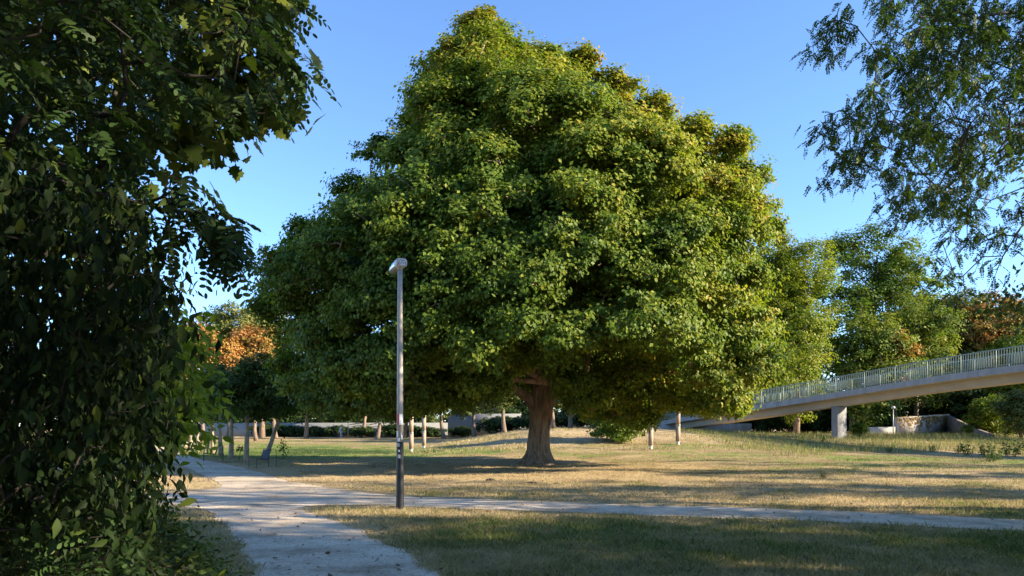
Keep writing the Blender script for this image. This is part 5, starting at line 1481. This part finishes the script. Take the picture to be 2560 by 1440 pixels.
# ------------------------------------------------------------------ grass
def grass():
    rng = np.random.default_rng(77)
    def blades(px, py, hgt, wid, lean_, name, keep=None, tall=False, bias=0.0, zmul=1.0):
        Y = EYE * F / (py - HZ)
        X = (px - 1280) / F * Y
        # clustering into tufts
        X = X + rng.normal(size=len(X)) * 0.02; Y = Y + rng.normal(size=len(X)) * 0.02
        sd = path_sd(X, Y)
        d = dryness(X, Y)
        k = (sd > -0.02 + 0.16 * (rng.random(len(X)) - 0.55)) & (rng.random(len(X)) < 0.55 + 0.45 * ss(sd / 0.5))
        k &= ~((np.hypot(X - 1.05, Y - 30) < 0.75))
        if keep is not None: k &= keep(X, Y)
        X, Y, sd, d = X[k], Y[k], sd[k], d[k]
        Z = height(X, Y) - 0.004
        n = len(X)
        tuft = fbm(X * 3.0, Y * 3.0, 66, 3)
        g = 1 - d
        h = hgt * rng.uniform(0.45, 1.25, n) * (0.6 + 0.8 * tuft) * (0.75 + 0.5 * g)
        w = wid * (Y / 8.0) ** 0.62 * rng.uniform(0.7, 1.3, n)
        a = rng.uniform(0, 2 * math.pi, n)
        side = np.stack([np.cos(a), np.sin(a) * 0.6, 0 * a], 1)
        ld = rng.uniform(0, 2 * math.pi, n)
        ln = h * lean_ * rng.uniform(0.2, 1.4, n)
        B = np.stack([X, Y, Z], 1)
        mid = B + np.stack([np.cos(ld) * ln * 0.35, np.sin(ld) * ln * 0.35, h * 0.6], 1)
        tip = B + np.stack([np.cos(ld) * ln, np.sin(ld) * ln, h], 1)
        V = np.stack([B - side * w[:, None] / 2, B + side * w[:, None] / 2, mid + side * w[:, None] * 0.38, tip, mid - side * w[:, None] * 0.38], 1).reshape(-1, 3)
        Fq = (np.arange(n) * 5)[:, None] + np.arange(5)[None]
        tint = np.clip(d + bias + rng.normal(size=n) * 0.26 + 0.15 * np.exp(-np.maximum(sd, 0) / 0.3), 0, 1)
        o = link(name, mesh_from(name, V, [Fq], tint=[tint]), M_blade)
        o['kind'] = 'stuff'
    n = 380000
    py = 1092 + (1480 - 1092) * rng.random(n) ** 0.9
    px = rng.uniform(-150, 2710, n)
    blades(px, py, 0.06, 0.0058, 0.9, 'grass')
    n = 26000
    blades(rng.uniform(300, 2700, n), 1075 + 400 * rng.random(n), 0.11, 0.003, 0.5, 'tall_grass', keep=lambda X, Y: (fbm(X * 0.9, Y * 0.9, 12) > 0.56), bias=0.12)
    nt_ = 5200
    tpy = 1120 + 350 * rng.random(nt_); tpx = rng.uniform(-100, 2700, nt_)
    px = np.repeat(tpx, 22); py = np.repeat(tpy, 22)
    sp = np.repeat(0.03 + 0.05 * rng.random(nt_), 22) * (py - HZ) / EYE
    px = px + rng.normal(size=len(px)) * sp * 1.6; py = py + rng.normal(size=len(py)) * sp * 0.12
    blades(px, py, 0.085, 0.004, 0.8, 'grass_tufts', bias=-0.02)
    n = 9000
    py = 1150 + 330 * rng.random(n); px = rng.uniform(200, 2650, n)
    Y = EYE * F / (py - HZ); X = (px - 1280) / F * Y
    k = path_sd(X, Y) < 0.12
    X, Y = X[k], Y[k]; n = len(X)
    rs = 0.004 + 0.012 * rng.random(n) ** 3
    tet = norm(A((1, 0, -.3), (-.5, .87, -.3), (-.5, -.87, -.3), (.1, .1, .8)))
    V = np.stack([X, Y, np.full(n, 0.007)], 1)[:, None] + rs[:, None, None] * (tet[None] + rng.normal(size=(n, 4, 3)) * 0.25)
    Ft = ((np.arange(n) * 4)[:, None, None] + np.array([(0, 1, 3), (1, 2, 3), (2, 0, 3)])[None]).reshape(-1, 3)
    o = link('gravel_stones', mesh_from('gravel_stones', V.reshape(-1, 3), [Ft]), M_pebble); o['kind'] = 'stuff'
    # knee-high rough grass before the pier and walls
    n = 30000
    X = rng.uniform(13, 38, n); Y = rng.uniform(36, 58, n)
    kk = vnoise(X * 0.5, Y * 0.5, 3) * 0.6 + 0.4 * ss((Y - 37) / 6) > 0.42
    X, Y = X[kk], Y[kk]; n = len(X)
    Z = hill(X, Y) + bumps(X, Y)
    h = rng.uniform(0.15, 0.42, n); w = 0.012
    a = rng.uniform(0, 6.28, n); ld = rng.uniform(0, 6.28, n); ln = h * 0.4 * rng.random(n)
    B = np.stack([X, Y, Z - 0.02], 1); side = np.stack([np.cos(a), np.sin(a), 0 * a], 1) * w / 2
    tip = B + np.stack([np.cos(ld) * ln, np.sin(ld) * ln, h], 1); mid = B * 0.4 + tip * 0.6
    V = np.stack([B - side, B + side, mid + side, tip, mid - side], 1).reshape(-1, 3)
    Fq = (np.arange(n) * 5)[:, None] + np.arange(5)[None]
    o = link('rough_grass', mesh_from('rough_grass', V, [Fq], tint=[np.clip(0.42 + 0.2 * rng.normal(size=n), 0, 1)]), M_blade); o['kind'] = 'stuff'
    n = 16000
    X = rng.uniform(-6, 15, n); Y = rng.uniform(40, 64, n)
    kk = fbm(X * 0.5, Y * 0.4, 31) > 0.5
    X, Y = X[kk], Y[kk]; n = len(X)
    Z = hill(X, Y) + bumps(X, Y)
    h = rng.uniform(0.06, 0.2, n)
    a = rng.uniform(0, 6.28, n); ld = rng.uniform(0, 6.28, n); ln = h * 0.8 * rng.random(n)
    B = np.stack([X, Y, Z - 0.02], 1); side = np.stack([np.cos(a), np.sin(a), 0 * a], 1) * 0.011
    tip = B + np.stack([np.cos(ld) * ln, np.sin(ld) * ln, h], 1); mid = B * 0.4 + tip * 0.6
    V = np.stack([B - side, B + side, mid + side, tip, mid - side], 1).reshape(-1, 3)
    Fq = (np.arange(n) * 5)[:, None] + np.arange(5)[None]
    o = link('dry_grass', mesh_from('dry_grass', V, [Fq], tint=[np.clip(0.68 + 0.22 * rng.normal(size=n), 0, 1)]), M_blade); o['kind'] = 'stuff'
    # fallen leaves
    n = 900
    py = rng.uniform(1150, 1470, n); px = rng.uniform(-50, 2650, n)
    Y = EYE * F / (py - HZ); X = (px - 1280) / F * Y
    B = np.stack([X, Y, height(X, Y) + 0.03], 1)
    L = Leaves(); L.add(T_WIDE, B, norm(rng.normal(size=(n, 3)) * A(1, 1, 0.2)), norm(rng.normal(size=(n, 3)) * 0.35 + A(0, 0, 1)), rng.uniform(0.03, 0.075, n), rng.uniform(0, 1, n))
    o = link('leaf_litter', L.mesh('leaf_litter'), M_litter); o['kind'] = 'stuff'
M_pebble = mat('pebble_grey', (0.34, 0.30, 0.26), 0.9, var=0.3, scale=3)
M_litter = leafmat('dead_leaves', [(0.0, (0.05, 0.035, 0.025)), (0.6, (0.14, 0.09, 0.05)), (1.0, (0.26, 0.18, 0.09))], 0.15, tcol=(1, 0.9, 0.7))
grass()
